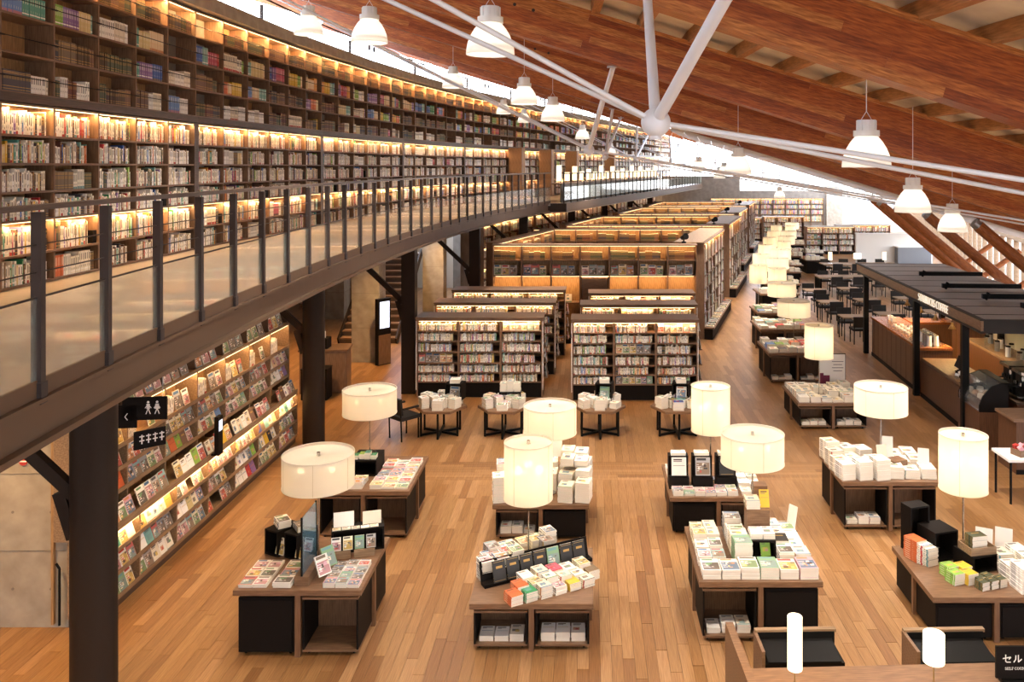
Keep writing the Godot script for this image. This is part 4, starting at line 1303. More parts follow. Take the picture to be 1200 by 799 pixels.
	black_box(4.16, y, 10.88, 0.28, 0.58, 0.2, "highest black box at the rear of the low table", 0.3)
	var tr2 := thing("wood_tray", "wooden tray with a green box on the low black stand", "tray", P(4.73, y + 0.20, 10.40), 0.2)
	bx(tr2, "bottom_board", M.tan_board, Vector3(0, 0.01, 0), Vector3(0.34, 0.02, 0.26))
	for q in [[Vector3(0, 0.05, 0.125), Vector3(0.34, 0.08, 0.012)], [Vector3(0, 0.05, -0.125), Vector3(0.34, 0.08, 0.012)], [Vector3(0.165, 0.05, 0), Vector3(0.012, 0.08, 0.24)], [Vector3(-0.165, 0.05, 0), Vector3(0.012, 0.08, 0.24)]]:
		bx(tr2, "side_board", M.tan_board, q[0], q[1])
	pile(4.72, y + 0.22, 10.40, 7, 0.2, 0.15, 0.026, "dark", "in the wooden tray of the low table", 0.2, 33)
	for i in 2: slab_card("sign_card", "white card leaning at the %s rear of the low table" % ["inner", "outer"][i], "card", M.white_card, 4.96 + i * 0.25, y + 0.02, 10.72, 0.2, 0.3, -0.5, 0.3)
	drum_lamp(4.72, y, 10.76, 0.29, 1.33, 2.03, "tall white drum lamp over the low table by the terminals", 0.26, 4)

func second_tables() -> void:
	var y := 0.70
	display_table(-3.95, -2.60, 12.35, 1.5, y, "with small flat books, behind the print-screen table", [1, 1])
	piles(-3.2, -2.64, 12.42, 13.6, y, 3, 6, 2, 4, 0.016, "magazine", "right side of the table behind the print screen")
	piles(-3.9, -3.3, 12.42, 12.8, y, 3, 2, 3, 5, 0.02, "magazine", "left side of the table behind the print screen")
	black_box(-3.42, y, 13.2, 0.4, 0.24, 0.5, "black box topped with green books behind the print-screen table")
	for i in 4: pile(-3.55 + i * 0.088, y + 0.24, 13.05 + (i % 2) * 0.012, 3 + i % 3, 0.08, 0.13, 0.02, "bright", "%s on the black box behind the print screen" % nth(i), 0.0, [19, 25, 22, 19][i])
	drum_lamp(-3.42, y + 0.24, 13.32, 0.41, 1.55, 1.93, "wide cream drum lamp nearest the round rack-end column", 0.34)
	lamp_feet = [Vector2(-0.58, 12.75)]
	y = 0.52
	display_table(-1.39, 0.0, 12.3, 1.3, y, "crowded with thick white piles, behind the black-covered books", [2, 0])
	piles(-1.42, -0.95, 12.36, 13.5, y, 2, 4, 8, 14, 0.026, "mixed", "left of the crowded white-pile table", 0.15)
	piles(-0.45, 0.05, 12.36, 13.5, y, 2, 4, 8, 15, 0.026, "white", "right of the crowded white-pile table", -0.2)
	piles(-0.42, 0.0, 12.8, 13.4, y + 0.38, 2, 2, 3, 6, 0.026, "white", "upper layer of the crowded white-pile table", -0.1)
	piles(-0.93, -0.47, 12.8, 13.5, y, 2, 2, 10, 14, 0.026, "white", "middle of the crowded white-pile table")
	slab_card("sign_card", "white card standing among the thick white piles", "card", M.white_card, -0.50, y + 0.36, 13.3, 0.16, 0.26, -0.2, 0.1)
	drum_lamp(-0.58, y, 12.75, 0.395, 1.42, 1.84, "wide cream drum lamp above the crowded white piles", 0.34, 6)
	y = 0.55
	display_table(1.19, 2.62, 12.5, 1.4, y, "with three framed covers on black stands", [0, 1])
	for i in 3:
		var st := black_stand(1.36 + i * 0.36, y, 13.0, "%s black stand holding a framed cover" % nth(i))
		stood(1.36 + i * 0.36, y + 0.19, 12.88, 0.22, 0.26, [2, 57, 39][i], "as framed cover on the %s black stand" % nth(i), 0.0, 0.2)
		pile(1.36 + i * 0.36, y + 0.46, 13.03, 2, 0.22, 0.16, 0.02, "white", "on the %s black stand" % nth(i), 0.0, 2)
		if st: pass
	piles(1.24, 2.2, 12.55, 12.85, y, 6, 2, 2, 4, 0.018, "magazine", "before the framed covers")
	piles(2.25, 2.58, 12.55, 13.3, y, 2, 3, 3, 5, 0.02, "white", "right of the framed covers")
	var rb := bx(self, "wooden_riser", M.table_wood, P(2.52, y + 0.09, 12.62), Vector3(0.2, 0.14, 0.2))
	tag(rb, "small wooden block at the front corner of the framed-cover table", "riser")
	piles(1.22, 1.36, 13.2, 13.7, y, 1, 3, 4, 7, 0.02, "white", "left rear of the framed-cover table")
	drum_lamp(1.89, y, 13.25, 0.30, 1.30, 2.00, "tall cream drum lamp above the framed covers", 0.26, 4)
	lamp_feet = [Vector2(4.55, 13.3)]
	y = 0.73
	display_table(3.75, 5.2, 12.63, 1.3, y, "heaped with white boxed sets near the pastry case", [2, 1])
	piles(3.72, 4.5, 12.68, 13.8, y, 3, 4, 5, 10, 0.03, "white", "left of the white boxed-set table", 0.2)
	piles(4.5, 5.22, 12.68, 13.1, y, 3, 1, 4, 6, 0.03, "white", "front right of the white boxed-set table", -0.1)
	piles(4.75, 5.2, 13.15, 13.8, y, 2, 2, 4, 7, 0.03, "white", "rear right of the white boxed-set table", -0.1)
	for i in 3: slab_card("sign_card", ["tall white printed card by the lamp on the boxed-set table", "narrow white card leaning before that lamp", "white card with green print at the right of the boxed sets"][i], "card", [M.white_card, M.cream_card, M.white_card][i], [4.62, 4.48, 5.08][i], y + 0.12, [13.2, 13.0, 12.95][i], 0.16, [0.36, 0.30, 0.26][i], [-0.3, 0.15, -0.3][i], 0.2)
	var wb := bx(self, "wooden_riser", M.table_wood, P(4.70, y + 0.15, 13.05), Vector3(0.26, 0.1, 0.2), Vector3(0, 0.4, 0))
	tag(wb, "dark wooden block beside the lamp on the boxed-set table", "riser")
	drum_lamp(4.55, y, 13.3, 0.40, 1.58, 1.98, "wide white drum lamp above the boxed sets", 0.34, 6)

func black_stand(x: float, y: float, z: float, label: String) -> Node3D:
	var t := thing("display_stand", label, "display stand", P(x, y, z), 0.0, "black stands for framed covers")
	bx(t, "column_block", M.black_box, Vector3(0, 0.23, -0.03), Vector3(0.30, 0.46, 0.16))
	bx(t, "ledge", M.black_box, Vector3(0, 0.085, 0.11), Vector3(0.30, 0.17, 0.12))
	return t

func hex_tables() -> void:
	lamp_feet = []
	var hex := PackedVector2Array()
	for i in 6: hex.append(Vector2(cos(TAU * i / 6), sin(TAU * i / 6)) * 0.53)
	var top := prism(hex, 0.05)
	var who := ["beside the black armchair", "topped with pink and white piles", "before the aisle bookcase", "nearest the main aisle"]
	var xs := [-3.0, -1.72, 0.22, 1.78]
	for k in 4:
		var x: float = xs[k]
		var z := 17.3
		var y := 0.56
		var t := thing("hexagonal_table", "small six-sided table on crossed black legs, " + who[k], "table", P(x, 0, z), 0.0, "six-sided tables before the bookcases")
		mi(t, "tabletop", top, M.table_wood, Vector3(0, y - 0.025, 0), Vector3(PI / 2, 0, 0))
		for i in 3:
			var a := TAU * i / 6 + 0.5
			var u := Vector3(cos(a), 0, sin(a)) * 0.42
			rod(t, "leg", M.black_metal, u, u + Vector3(0, y - 0.05, 0), 0.022, 8)
			rod(t, "leg", M.black_metal, -u, -u + Vector3(0, y - 0.05, 0), 0.022, 8)
			bar(t, "foot_rail", M.black_metal, -u + Vector3(0, 0.03, 0), u + Vector3(0, 0.03, 0), 0.045, 0.04)
		for i in 6:
			var a := TAU * (i + 0.5) / 6
			var fam: String = ["white", "magazine", "white", "mixed"][k]
			for j in 2:
				var rr := 0.36 if j == 0 else 0.16
				var n := rng.randi_range(5, 9)
				pile(x + cos(a + j * 0.3) * rr, y, z + sin(a + j * 0.3) * rr * 0.9, n, 0.16, 0.21, 0.024, fam, "%s of the %s ring, table %s" % [nth(i), ["outer", "inner"][j], who[k]], a)
		if k == 0 or k == 2 or k == 3:
			black_box(x + (0.1 if k else 0.28), y + 0.1, z + 0.12, 0.34, 0.34, 0.3, "black open box standing on the six-sided table " + who[k], -0.2)
			stood(x + (0.1 if k else 0.28), y + 0.13, z + 0.02, 0.2, 0.24, 47 + k * 3, "inside the black box, table " + who[k], -0.2)
			pile(x + (0.1 if k else 0.28), y + 0.44, z + 0.12, 3, 0.2, 0.24, 0.025, "white", "on the black box, table " + who[k])
		else:
			black_box(x + 0.12, y + 0.12, z + 0.15, 0.44, 0.14, 0.3, "low black riser on the six-sided table " + who[k])
			for i in 3: pile(x + i * 0.14 - 0.02, y + 0.26, z + 0.15, 7 + i % 2 * 2, 0.13, 0.2, 0.024, "white", "%s on the low black riser" % nth(i))
	var c := chair_at(P(-3.68, 0, 17.0), 2.4, "black armchair at the six-sided table", "chairs in the hall")
	for sx in [-1, 1]: bx(c, "armrest", M.black_chair, Vector3(sx * 0.23, 0.64, 0.0), Vector3(0.045, 0.03, 0.36))

func chair_at(at: Vector3, yaw: float, label: String, group: String) -> Node3D:
	var t := thing("chair", label, "chair", at, yaw, group)
	bx(t, "seat", M.black_chair, Vector3(0, 0.44, 0), Vector3(0.46, 0.07, 0.46))
	bx(t, "backrest", M.black_chair, Vector3(0, 0.68, -0.22), Vector3(0.46, 0.32, 0.045), Vector3(-0.1, 0, 0))
	for sx in [-1, 1]:
		rod(t, "leg", M.black_metal, Vector3(sx * 0.2, 0, 0.2), Vector3(sx * 0.2, 0.41, 0.2), 0.016, 8)
		rod(t, "leg", M.black_metal, Vector3(sx * 0.2, 0, -0.2), Vector3(sx * 0.2, 0.62, -0.22), 0.016, 8)
	return t

func aisle_tables() -> void:
	# a curving line of tables with lamps down the main aisle
	var z := 17.5
	var hs := [0.54, 0.75, 0.70, 0.60, 0.72, 0.62, 0.7, 0.62, 0.7, 0.6, 0.7]
	for k in 11:
		var cz := z + 0.75
		var c := arc(79.3 - (0.15 if k == 0 else 0.0), along(79.3, cz))
		var w := 1.46
		var y: float = hs[k]
		var who := "%s in the curving aisle line" % nth(k)
		var tall := k % 3 == 0
		var lp := c + Vector3(0.0 if k > 0 else -0.12, 0, 0)
		var zz := -lp.z - (0.3 if k else 0.05)
		lamp_feet = [Vector2(lp.x, zz), Vector2(lp.x - 0.45, zz + 0.9) if k >= 3 else Vector2(0, 0)]
		if k < 4:
			display_table(c.x - w / 2, c.x + w / 2, z, 1.5, y, who, [2, 2])
			piles(c.x - w / 2 + 0.04, c.x + w / 2 - 0.04, z + 0.05, z + 1.45, y, 6, 4, 2, 6, 0.022, "white" if k == 0 else "mixed", who)
		else:
			var t := thing("display_table", "square brown display table, " + who, "display table", c, 0.0, "wooden display tables on the hall floor")
			bx(t, "tabletop", M.table_wood, Vector3(0, y - 0.03, 0), Vector3(w, 0.06, 1.5))
			bx(t, "leg_panel", M.black_box, Vector3(0, (y - 0.06) / 2, 0), Vector3(w - 0.2, y - 0.06, 1.3))
			piles(c.x - w / 2 + 0.04, c.x + w / 2 - 0.04, z + 0.05, z + 1.45, y, 5, 3, 3, 8, 0.024, "magazine" if k % 2 else "white", who)
		drum_lamp(lp.x, y, zz, 0.30 if tall else 0.41, 1.33 if tall else 1.60, 2.03 if tall else 2.0, "%s white drum lamp, %s along the curving aisle tables" % ["tall" if tall else "wide", nth(k)], 0.36 if tall else 0.62, 4)
		if k >= 3 and k < 9:
			drum_lamp(lp.x - 0.45, y, zz + 0.9, 0.30, 1.4, 1.9 + 0.04 * k, "second white drum lamp on the %s aisle table" % nth(k), 0.34, 4)
		z += 3.75 if k == 0 else 3.35
	var p := thing("poster_board", "white poster board with a dark red shape beside the aisle tables", "poster", P(5.52, 0, 19.35), 0.0)
	bx(p, "board", M.white_card, Vector3(0, 0.72, 0), Vector3(0.58, 0.84, 0.02))
	bx(p, "board_frame", M.black_metal, Vector3(0, 0.72, -0.012), Vector3(0.61, 0.87, 0.015))
	bx(p, "stand", M.black_metal, Vector3(0, 0.16, -0.05), Vector3(0.4, 0.3, 0.04))
	bx(p, "base", M.black_metal, Vector3(0, 0.01, -0.05), Vector3(0.5, 0.02, 0.3))
	bx(p, "printed_shape", M.maroon, Vector3(-0.17, 0.55, 0.012), Vector3(0.22, 0.24, 0.004))
	bx(p, "printed_shape", M.maroon, Vector3(-0.24, 0.69, 0.012), Vector3(0.08, 0.06, 0.004))
	for i in 4: bx(p, "printed_line", M.grey_print, Vector3(0.12, 0.98 - i * 0.07, 0.012), Vector3(0.26 - (i % 2) * 0.06, 0.014, 0.004))
	lamp_feet = []
	# a second, darker line of low tables by the seats
	for k in 2:
		var zc := 43.5 + k * 3.6
		var c := arc(78.0, along(78.0, zc))
		var t := thing("display_table", "dark low table with small piles, %s in the line by the seats" % nth(k), "display table", c, 0.0, "dark low tables by the seats")
		bx(t, "tabletop", M.walnut_dark, Vector3(0, 0.66, 0), Vector3(1.0, 0.05, 1.3))
		bx(t, "body", M.black_box, Vector3(0, 0.32, 0), Vector3(0.84, 0.63, 1.1))
		piles(c.x - 0.46, c.x + 0.46, zc - 0.6, zc + 0.6, 0.685, 4, 3, 3, 9, 0.024, "mixed", "dark table %s by the seats" % nth(k))
	# low bookcases far down the hall
	for q in [[14.9, 52.5, 3.0, "in front of the end wall, beside the aisle"], [17.4, 54.0, 3.4, "white-topped, behind the reading desks"], [11.2, 61.5, 2.6, "in front of the end-wall shelves"], [14.4, 63.0, 3.0, "nearest the end-wall shelves"]]:
		var b := [0.2, 0.6, 0.95, 1.3, 1.65]
		var t := bookcase("low bookcase far down the hall, " + q[3], P(q[0], 0, q[1]), 0.0, q[2], b, 0.6, 3, "far low bookcases", true, true, 0.18)
		bx(t, "lid", M.white_card, Vector3(0, 1.70, -0.3), Vector3(q[2] + 0.05, 0.02, 0.62))
		fill_case(t, q[2], b, 3, "mixed", "far low case " + q[3].get_slice(",", 0))

func seats() -> void:
	var sb := thing("service_block", "low white partition block beyond the reading tables", "partition", P(16.8, 0, 47.0))
	bx(sb, "panel", M.plaster, Vector3(0, 0.85, 0), Vector3(4.2, 1.7, 0.2))
	bx(sb, "counter_front", M.grey_print, Vector3(0.9, 0.5, 0.4), Vector3(1.8, 1.0, 0.5))
	bx(sb, "counter_top", M.white_card, Vector3(0.9, 1.02, 0.4), Vector3(1.9, 0.04, 0.6))
	bx(sb, "cap", M.white_card, Vector3(0, 1.72, 0), Vector3(4.24, 0.04, 0.24))
	var g := "black chairs in the cafe seating"
	var spots := [[8.25, 26.7], [9.55, 27.2], [8.35, 29.6], [9.75, 30.0], [8.55, 32.4], [10.0, 32.8], [11.3, 30.4], [11.2, 27.6]]
	spots.sort_custom(func(a, b): return a[1] < b[1])
	for i in spots.size():
		var x: float = spots[i][0]
		var z: float = spots[i][1]
		var t := thing("cafe_table", "small pale-topped cafe table, %s nearest the viewer" % nth(i), "table", P(x, 0, z), 0.0, "cafe tables by the coffee bar")
		bx(t, "tabletop", M.tan_board, Vector3(0, 0.71, 0), Vector3(0.75, 0.035, 0.65))
		for sx in [-1, 1]:
			for sz in [-1, 1]: rod(t, "leg", M.black_metal, Vector3(sx * 0.33, 0, sz * 0.28), Vector3(sx * 0.33, 0.69, sz * 0.28), 0.016, 8)
		chair_at(P(x, 0, z - 0.62), PI, "black chair on the near side of the %s cafe table" % nth(i), g)
		chair_at(P(x, 0, z + 0.66), 0.0, "black chair on the far side of the %s cafe table" % nth(i), g)
	for q in [[11.6, 36.3, 3.8, "long pale reading table beyond the cafe tables"], [13.0, 41.0, 3.6, "farther long reading table with lamps"]]:
		var t := thing("reading_table", q[3], "table", P(q[0], 0, q[1]), 0.0, "long reading tables")
		bx(t, "tabletop", M.tan_board, Vector3(0, 0.71, 0), Vector3(q[2], 0.05, 1.0))
		for sx in [-1, 1]: bx(t, "leg_panel", M.black_metal, Vector3(sx * (q[2] / 2 - 0.06), 0.345, 0), Vector3(0.06, 0.69, 0.9))
		for i in 4:
			chair_at(P(q[0] - 1.35 + i * 0.9, 0, q[1] - 0.85), PI, "%s black chair, near side of the %s" % [nth(i), q[3]], g)
			chair_at(P(q[0] - 1.35 + i * 0.9, 0, q[1] + 0.85), 0.0, "%s black chair, far side of the %s" % [nth(i), q[3]], g)
	for i in 3:
		var x := 11.6 + i * 1.3
		var lm := thing("desk_lamp", "white glowing desk lamp, %s on the farther reading table" % nth(i), "lamp", P(x, 0.735, 41.0), 0.0, "desk lamps on the reading table")
		cy(lm, "base", M.chrome, Vector3(0, 0.01, 0), 0.1, 0.02)
		cy(lm, "stem", M.chrome, Vector3(0, 0.09, 0), 0.012, 0.16, 8)
		cy(lm, "shade", M.tube_glow, Vector3(0, 0.36, 0), 0.09 if i != 1 else 0.18, 0.38 if i != 1 else 0.26, 20)
		omni(lm, Vector3(0, 0.36, 0), Color(1, 0.86, 0.66), 0.15, 0.08)

func coffee_bar() -> void:
	var a := P(7.45, 0, 16.1)
	var b := P(8.05, 0, 25.5)
	var n := a.distance_to(b)
	var yaw := atan2(-(b - a).z, (b - a).x)            # local x runs away along the front edge, local z points into the bar
	var t := thing("bar_canopy", "dark flat canopy over the coffee bar with a lit name along its edge", "canopy", a, yaw)
	var D := 2.5
	bx(t, "roof_slab", M.canopy_top, Vector3(n / 2, 2.48, D / 2), Vector3(n, 0.05, D))
	bx(t, "roof_edge", M.canopy_dark, Vector3(0.03, 2.38, D / 2), Vector3(0.08, 0.26, D))
	bx(t, "roof_edge", M.canopy_dark, Vector3(n - 0.03, 2.38, D / 2), Vector3(0.08, 0.26, D))
	bx(t, "name_board", M.table_wood, Vector3(n / 2, 2.39, -0.02), Vector3(n, 0.2, 0.05))
	bx(t, "edge_trim", M.canopy_dark, Vector3(n / 2, 2.27, -0.03), Vector3(n + 0.06, 0.04, 0.08))
	bx(t, "edge_trim", M.canopy_dark, Vector3(n / 2, 2.505, -0.03), Vector3(n + 0.06, 0.03, 0.08))
	bx(t, "soffit_board", M.canopy_dark, Vector3(n / 2, 2.26, D / 2), Vector3(n - 0.1, 0.03, D - 0.1))
	for i in 9: bx(t, "roof_seam", M.canopy_dark, Vector3(0.6 + i * 1.0, 2.507, D / 2), Vector3(0.03, 0.006, D))
	for q in [[2.4, 0.9, 1.4], [4.0, 0.6, 1.8], [1.2, 1.2, 1.2], [6.3, 0.8, 1.6]]:
		var rl := bx(t, "light_track", M.black_metal, Vector3(q[0], 2.60, q[1] + q[2] / 2), Vector3(0.08, 0.10, q[2]))
		cy(rl, "spot_head", M.black_metal, Vector3(0, 0.0, -q[2] / 2 + 0.1), 0.05, 0.16, 14).rotation.x = 0.6
	for q in [[0.95, -0.0], [4.05, 0.02], [8.6, 0.02], [9.1, 2.35], [5.0, 2.35], [0.15, 2.35], [0.15, 1.25]]:
		bx(t, "post", M.black_metal, Vector3(q[0], 1.13, q[1]), Vector3(0.13, 2.25, 0.13))
	var tm := TextMesh.new()
	tm.text = "STARBUCKS COFFEE"
	var f := SystemFont.new()
	f.font_names = PackedStringArray(["Droid Sans"])
	f.font_weight = 400
	tm.font = f
	tm.font_size = 32
	tm.pixel_size = 0.0068
	tm.depth = 0.02
	mi(t, "lettering", tm, M.letter_glow, Vector3(2.7, 2.39, -0.055), Vector3(0, PI, 0))
	for q in [[1.4, 0.9], [3.6, 1.0], [5.8, 1.0], [8.0, 1.2], [2.6, 3.2]]:  # lamps out of view in the canopy soffit, placed to brighten the counters
		var dl := cy(t, "unseen_downlight", M.pendant_glow, Vector3(q[0], 2.236, q[1]), 0.05, 0.012, 16)
		var l := SpotLight3D.new()
		l.name = "unseen_downlight_beam"
		dl.add_child(l)
		l.position = Vector3(0, -0.02, 0)
		l.rotation.x = -PI / 2
		l.light_color = Color(1.0, 0.86, 0.66)
		l.light_energy = 3.0
		l.spot_angle = 60.0
		l.spot_angle_attenuation = 1.0
		l.spot_range = 20.0
		l.spot_attenuation = 2.0
		l.light_size = 0.04
		l.shadow_enabled = true
	var fr := t.transform
	# the high counter
	var hc := thing("bar_counter", "high brown bar counter with a warm wooden top", "counter", fr * Vector3(4.14, 0, 0.12), yaw)
	bx(hc, "front_panel", M.bar_wood, Vector3(2.1, 0.53, 0.03), Vector3(4.2, 1.04, 0.05))
	for i in 10: bx(hc, "groove_strip", M.walnut_dark, Vector3(0.2 + i * 0.42, 0.55, 0.002), Vector3(0.012, 0.98, 0.006))
	bx(hc, "end_panel", M.bar_wood, Vector3(0.03, 0.53, 0.4), Vector3(0.05, 1.04, 0.75))
	bx(hc, "end_panel", M.bar_wood, Vector3(4.17, 0.53, 0.4), Vector3(0.05, 1.04, 0.75))
	bx(hc, "counter_top", M.bar_top, Vector3(2.1, 1.08, 0.37), Vector3(4.28, 0.06, 0.8))
	bx(hc, "kick_board", M.black_box, Vector3(2.1, 0.05, -0.002), Vector3(4.2, 0.1, 0.02))
	var rc := thing("bar_counter", "rear wooden counter across the far end of the coffee bar", "counter", fr * Vector3(7.9, 0, 0.97), yaw)
	bx(rc, "body", M.bar_wood, Vector3(0, 0.52, 0.6), Vector3(0.6, 1.04, 1.2))
	bx(rc, "counter_top", M.bar_top, Vector3(0, 1.07, 0.61), Vector3(0.7, 0.06, 1.22))
	# lower till counter with the pastry case
	var lc := thing("till_counter", "lower brown till counter between two black posts", "counter", fr * Vector3(1.38, 0, 0.1), yaw)
	bx(lc, "front_panel", M.bar_wood, Vector3(1.3, 0.42, 0.03), Vector3(2.6, 0.84, 0.05))
	bx(lc, "end_panel", M.bar_wood, Vector3(2.57, 0.42, 0.4), Vector3(0.05, 0.84, 0.75))
	bx(lc, "counter_top", M.walnut, Vector3(1.3, 0.87, 0.42), Vector3(2.62, 0.05, 0.76))
	bx(lc, "kick_board", M.black_box, Vector3(1.3, 0.05, 0.0), Vector3(2.6, 0.1, 0.02))
	var pc := thing("pastry_case", "black pastry case with a curved glass front beside the till", "display case", fr * Vector3(0.15, 0, -0.02), yaw)
	var prof := PackedVector2Array([Vector2(0.0, 0.72), Vector2(0.55, 0.72), Vector2(0.55, 1.28), Vector2(0.42, 1.28), Vector2(0.22, 1.2), Vector2(0.07, 1.02), Vector2(0.0, 0.84)])
	var side := prism(prof, 0.04)
	bx(pc, "base", M.bar_wood, Vector3(0.55, 0.36, 0.30), Vector3(1.1, 0.72, 0.6))
	for xx in [0.02, 1.08]: mi(pc, "side_panel", side, M.black_box, Vector3(xx, 0, 0.0), Vector3(0, -PI / 2, 0))
	bx(pc, "top_board", M.black_box, Vector3(0.55, 1.27, 0.48), Vector3(1.1, 0.03, 0.16))
	bx(pc, "back_panel", M.black_box, Vector3(0.55, 1.0, 0.54), Vector3(1.1, 0.56, 0.02))
	for q in [[0.0, 0.74, 0.0, 0.84], [0.0, 0.84, 0.07, 1.02], [0.07, 1.02, 0.22, 1.2], [0.22, 1.2, 0.42, 1.28]]:
		bar(pc, "glass_front", M.clear_glass, Vector3(0.04, (q[1] + q[3]) / 2, (q[0] + q[2]) / 2), Vector3(1.06, (q[1] + q[3]) / 2, (q[0] + q[2]) / 2), 0.008, Vector2(q[2] - q[0], q[3] - q[1]).length(), Vector3(0, q[3] - q[1], q[2] - q[0]).normalized())
	bx(pc, "tray", M.chrome, Vector3(0.55, 0.9, 0.28), Vector3(0.98, 0.012, 0.36))
	var pr := pc.transform
	for i in 8:
		var o := cy(self, "pastry", M.cream_card if i % 2 else M.tan_board, pr * Vector3(0.12 + (i % 4) * 0.28, 0.938, 0.18 + (i / 4) * 0.2), 0.06, 0.06, 14, 0.07)
		tag(o, "round pastry, %s on the tray in the glass case" % nth(i), "pastry", "pastries in the case")
	# espresso machines
	var mc := thing("machine_counter", "dark counter behind the pastry case carrying the coffee machines", "counter", fr * Vector3(0.7, 0, 1.0), yaw)
	bx(mc, "body", M.bar_wood, Vector3(0, 0.44, 0), Vector3(1.1, 0.88, 0.62))
	bx(mc, "counter_top", M.walnut_dark, Vector3(0, 0.90, 0), Vector3(1.16, 0.04, 0.68))
	var bw := thing("bar_wall", "pale rear wall of the coffee bar behind the jars", "partition", fr * Vector3(n / 2, 0, D - 0.06), yaw)
	bx(bw, "panel", M.plaster, Vector3(0, 1.12, 0), Vector3(n - 0.6, 2.24, 0.06))
	bx(bw, "skirting", M.black_box, Vector3(0, 0.05, -0.035), Vector3(n - 0.6, 0.1, 0.01))
	for i in 2:
		var e := thing("espresso_machine", ["black espresso machine nearest the till post", "second black espresso machine with chrome top"][i], "coffee machine", fr * Vector3(0.42 + i * 0.56, 0.925, 1.10), yaw + PI, "espresso machines on the bar")
		bx(e, "body", M.black_box, Vector3(0, 0.24, 0), Vector3(0.42, 0.48, 0.5))
		bx(e, "drip_tray", M.chrome, Vector3(0, 0.06, 0.3), Vector3(0.38, 0.04, 0.16))
		bx(e, "hood", M.chrome, Vector3(0, 0.52, 0.04), Vector3(0.44, 0.06, 0.56))
		for k in 2:
			cy(e, "group_head", M.chrome, Vector3(-0.1 + k * 0.2, 0.30, 0.29), 0.04, 0.06, 14)
			rod(e, "portafilter", M.black_metal, Vector3(-0.1 + k * 0.2, 0.26, 0.30), Vector3(-0.1 + k * 0.2, 0.25, 0.45), 0.014, 8)
		cy(e, "dial", M.white_card, Vector3(0.12, 0.4, 0.252), 0.045, 0.01, 16).rotation.x = PI / 2
	var gm := thing("till_screen", "tilted black till screen on the lower counter", "till", fr * Vector3(2.6, 0.895, 0.5), yaw)
	bx(gm, "screen", M.black_box, Vector3(0, 0.22, 0), Vector3(0.34, 0.26, 0.03), Vector3(0.4, 0, 0))
	bx(gm, "stand", M.black_metal, Vector3(0, 0.06, 0.03), Vector3(0.08, 0.12, 0.08))
	bx(gm, "base", M.black_metal, Vector3(0, 0.01, 0.03), Vector3(0.22, 0.02, 0.2))
	var bk := thing("snack_basket", "wicker tray of white wrapped snacks on the lower counter", "basket", fr * Vector3(1.95, 0.895, 0.26), yaw)
	bx(bk, "tray", M.tan_board, Vector3(0, 0.03, 0), Vector3(0.42, 0.05, 0.28))
	for i in 7:
		var o := bx(self, "wrapped_snack", M.white_card if i % 3 else M.black_box, fr * Vector3(1.80 + (i % 4) * 0.1, 0.985 + 0.075 * (i / 4), 0.24 + 0.03 * (i % 2)), Vector3(0.09, 0.05, 0.06), Vector3(0.1 * i, yaw + 0.4 * i, 0.1))
		tag(o, "white wrapped snack, %s in the wicker tray" % nth(i) if i % 3 else "black wrapped snack, %s in the wicker tray" % nth(i), "snack", "snacks in the tray")
	# jugs and cups on the high counter
	for i in 12:
		var p := fr * Vector3(4.35 + (i % 6) * 0.17, 1.11, 0.42 + (i / 6) * 0.16)
		var o := thing("steel_jug", "tall steel jug, %s of the row on the bar counter" % nth(i), "jug", p, 0.3 * i, "steel jugs on the bar counter")
		cy(o, "body", M.steel if i % 3 else M.cup_white, Vector3(0, 0.12, 0), 0.05, 0.24, 18, 0.06)
		cy(o, "lid", M.chrome, Vector3(0, 0.25, 0), 0.045, 0.02, 16)
		bx(o, "handle", M.chrome, Vector3(0.075, 0.14, 0), Vector3(0.03, 0.12, 0.014))
	for i in 14:
		var p := fr * Vector3(5.6 + (i % 5) * 0.28, 1.11, 0.3 + (i / 5) * 0.17)
		var o := thing("cup", "white cup, %s among the cups on the bar counter" % nth(i), "cup", p, 0.7 * i, "white cups on the bar counter")
		mi(o, "bowl", lathe([Vector2(0.0, 0.0), Vector2(0.03, 0.0), Vector2(0.045, 0.05), Vector2(0.047, 0.09), Vector2(0.041, 0.09), Vector2(0.036, 0.03), Vector2(0, 0.012)], 16), M.cup_white)
		bx(o, "handle", M.cup_white, Vector3(0.055, 0.05, 0), Vector3(0.02, 0.04, 0.01))
	for i in 2:
		var nb := thing("napkin_box", "white napkin box, %s on the far end of the bar counter" % nth(i), "box", fr * Vector3(7.55 + i * 0.3, 1.11, 0.5), yaw, "napkin boxes on the bar counter")
		bx(nb, "case", M.cup_white, Vector3(0, 0.06, 0), Vector3(0.16, 0.12, 0.12))
		bx(nb, "napkin", M.white_card, Vector3(0, 0.13, 0), Vector3(0.1, 0.03, 0.02))
	# little glass pendants over the counter
	for i in 4:
		var p := fr * Vector3(4.2 + i * 1.15, 1.55, 0.9)
		var o := thing("bar_pendant", "small glowing pendant over the bar counter, %s from the till" % nth(i), "pendant lamp", p, 0.0, "small pendants over the bar")
		cy(o, "cord", M.black_metal, Vector3(0, 0.41, 0), 0.006, 0.60, 6)
		cy(o, "socket", M.brass, Vector3(0, 0.12, 0), 0.03, 0.06, 12)
		mi(o, "glass_shade", lathe([Vector2(0.03, 0.1), Vector2(0.09, 0.0), Vector2(0.085, 0.0), Vector2(0.026, 0.095)], 18), M.brass)
		var sp := SphereMesh.new()
		sp.radius = 0.04
		sp.height = 0.08
		mi(o, "bulb", sp, M.bulb, Vector3(0, 0.03, 0))
		omni(o, Vector3(0, 0.03, 0), Color(1, 0.82, 0.55), 1.2, 0.04)
	# back bar: dark cabinet, tan work counter with jars
	var bb := thing("back_cabinet", "dark tall cabinet behind the bar counter", "cabinet", fr * Vector3(6.4, 0, 1.86), yaw)
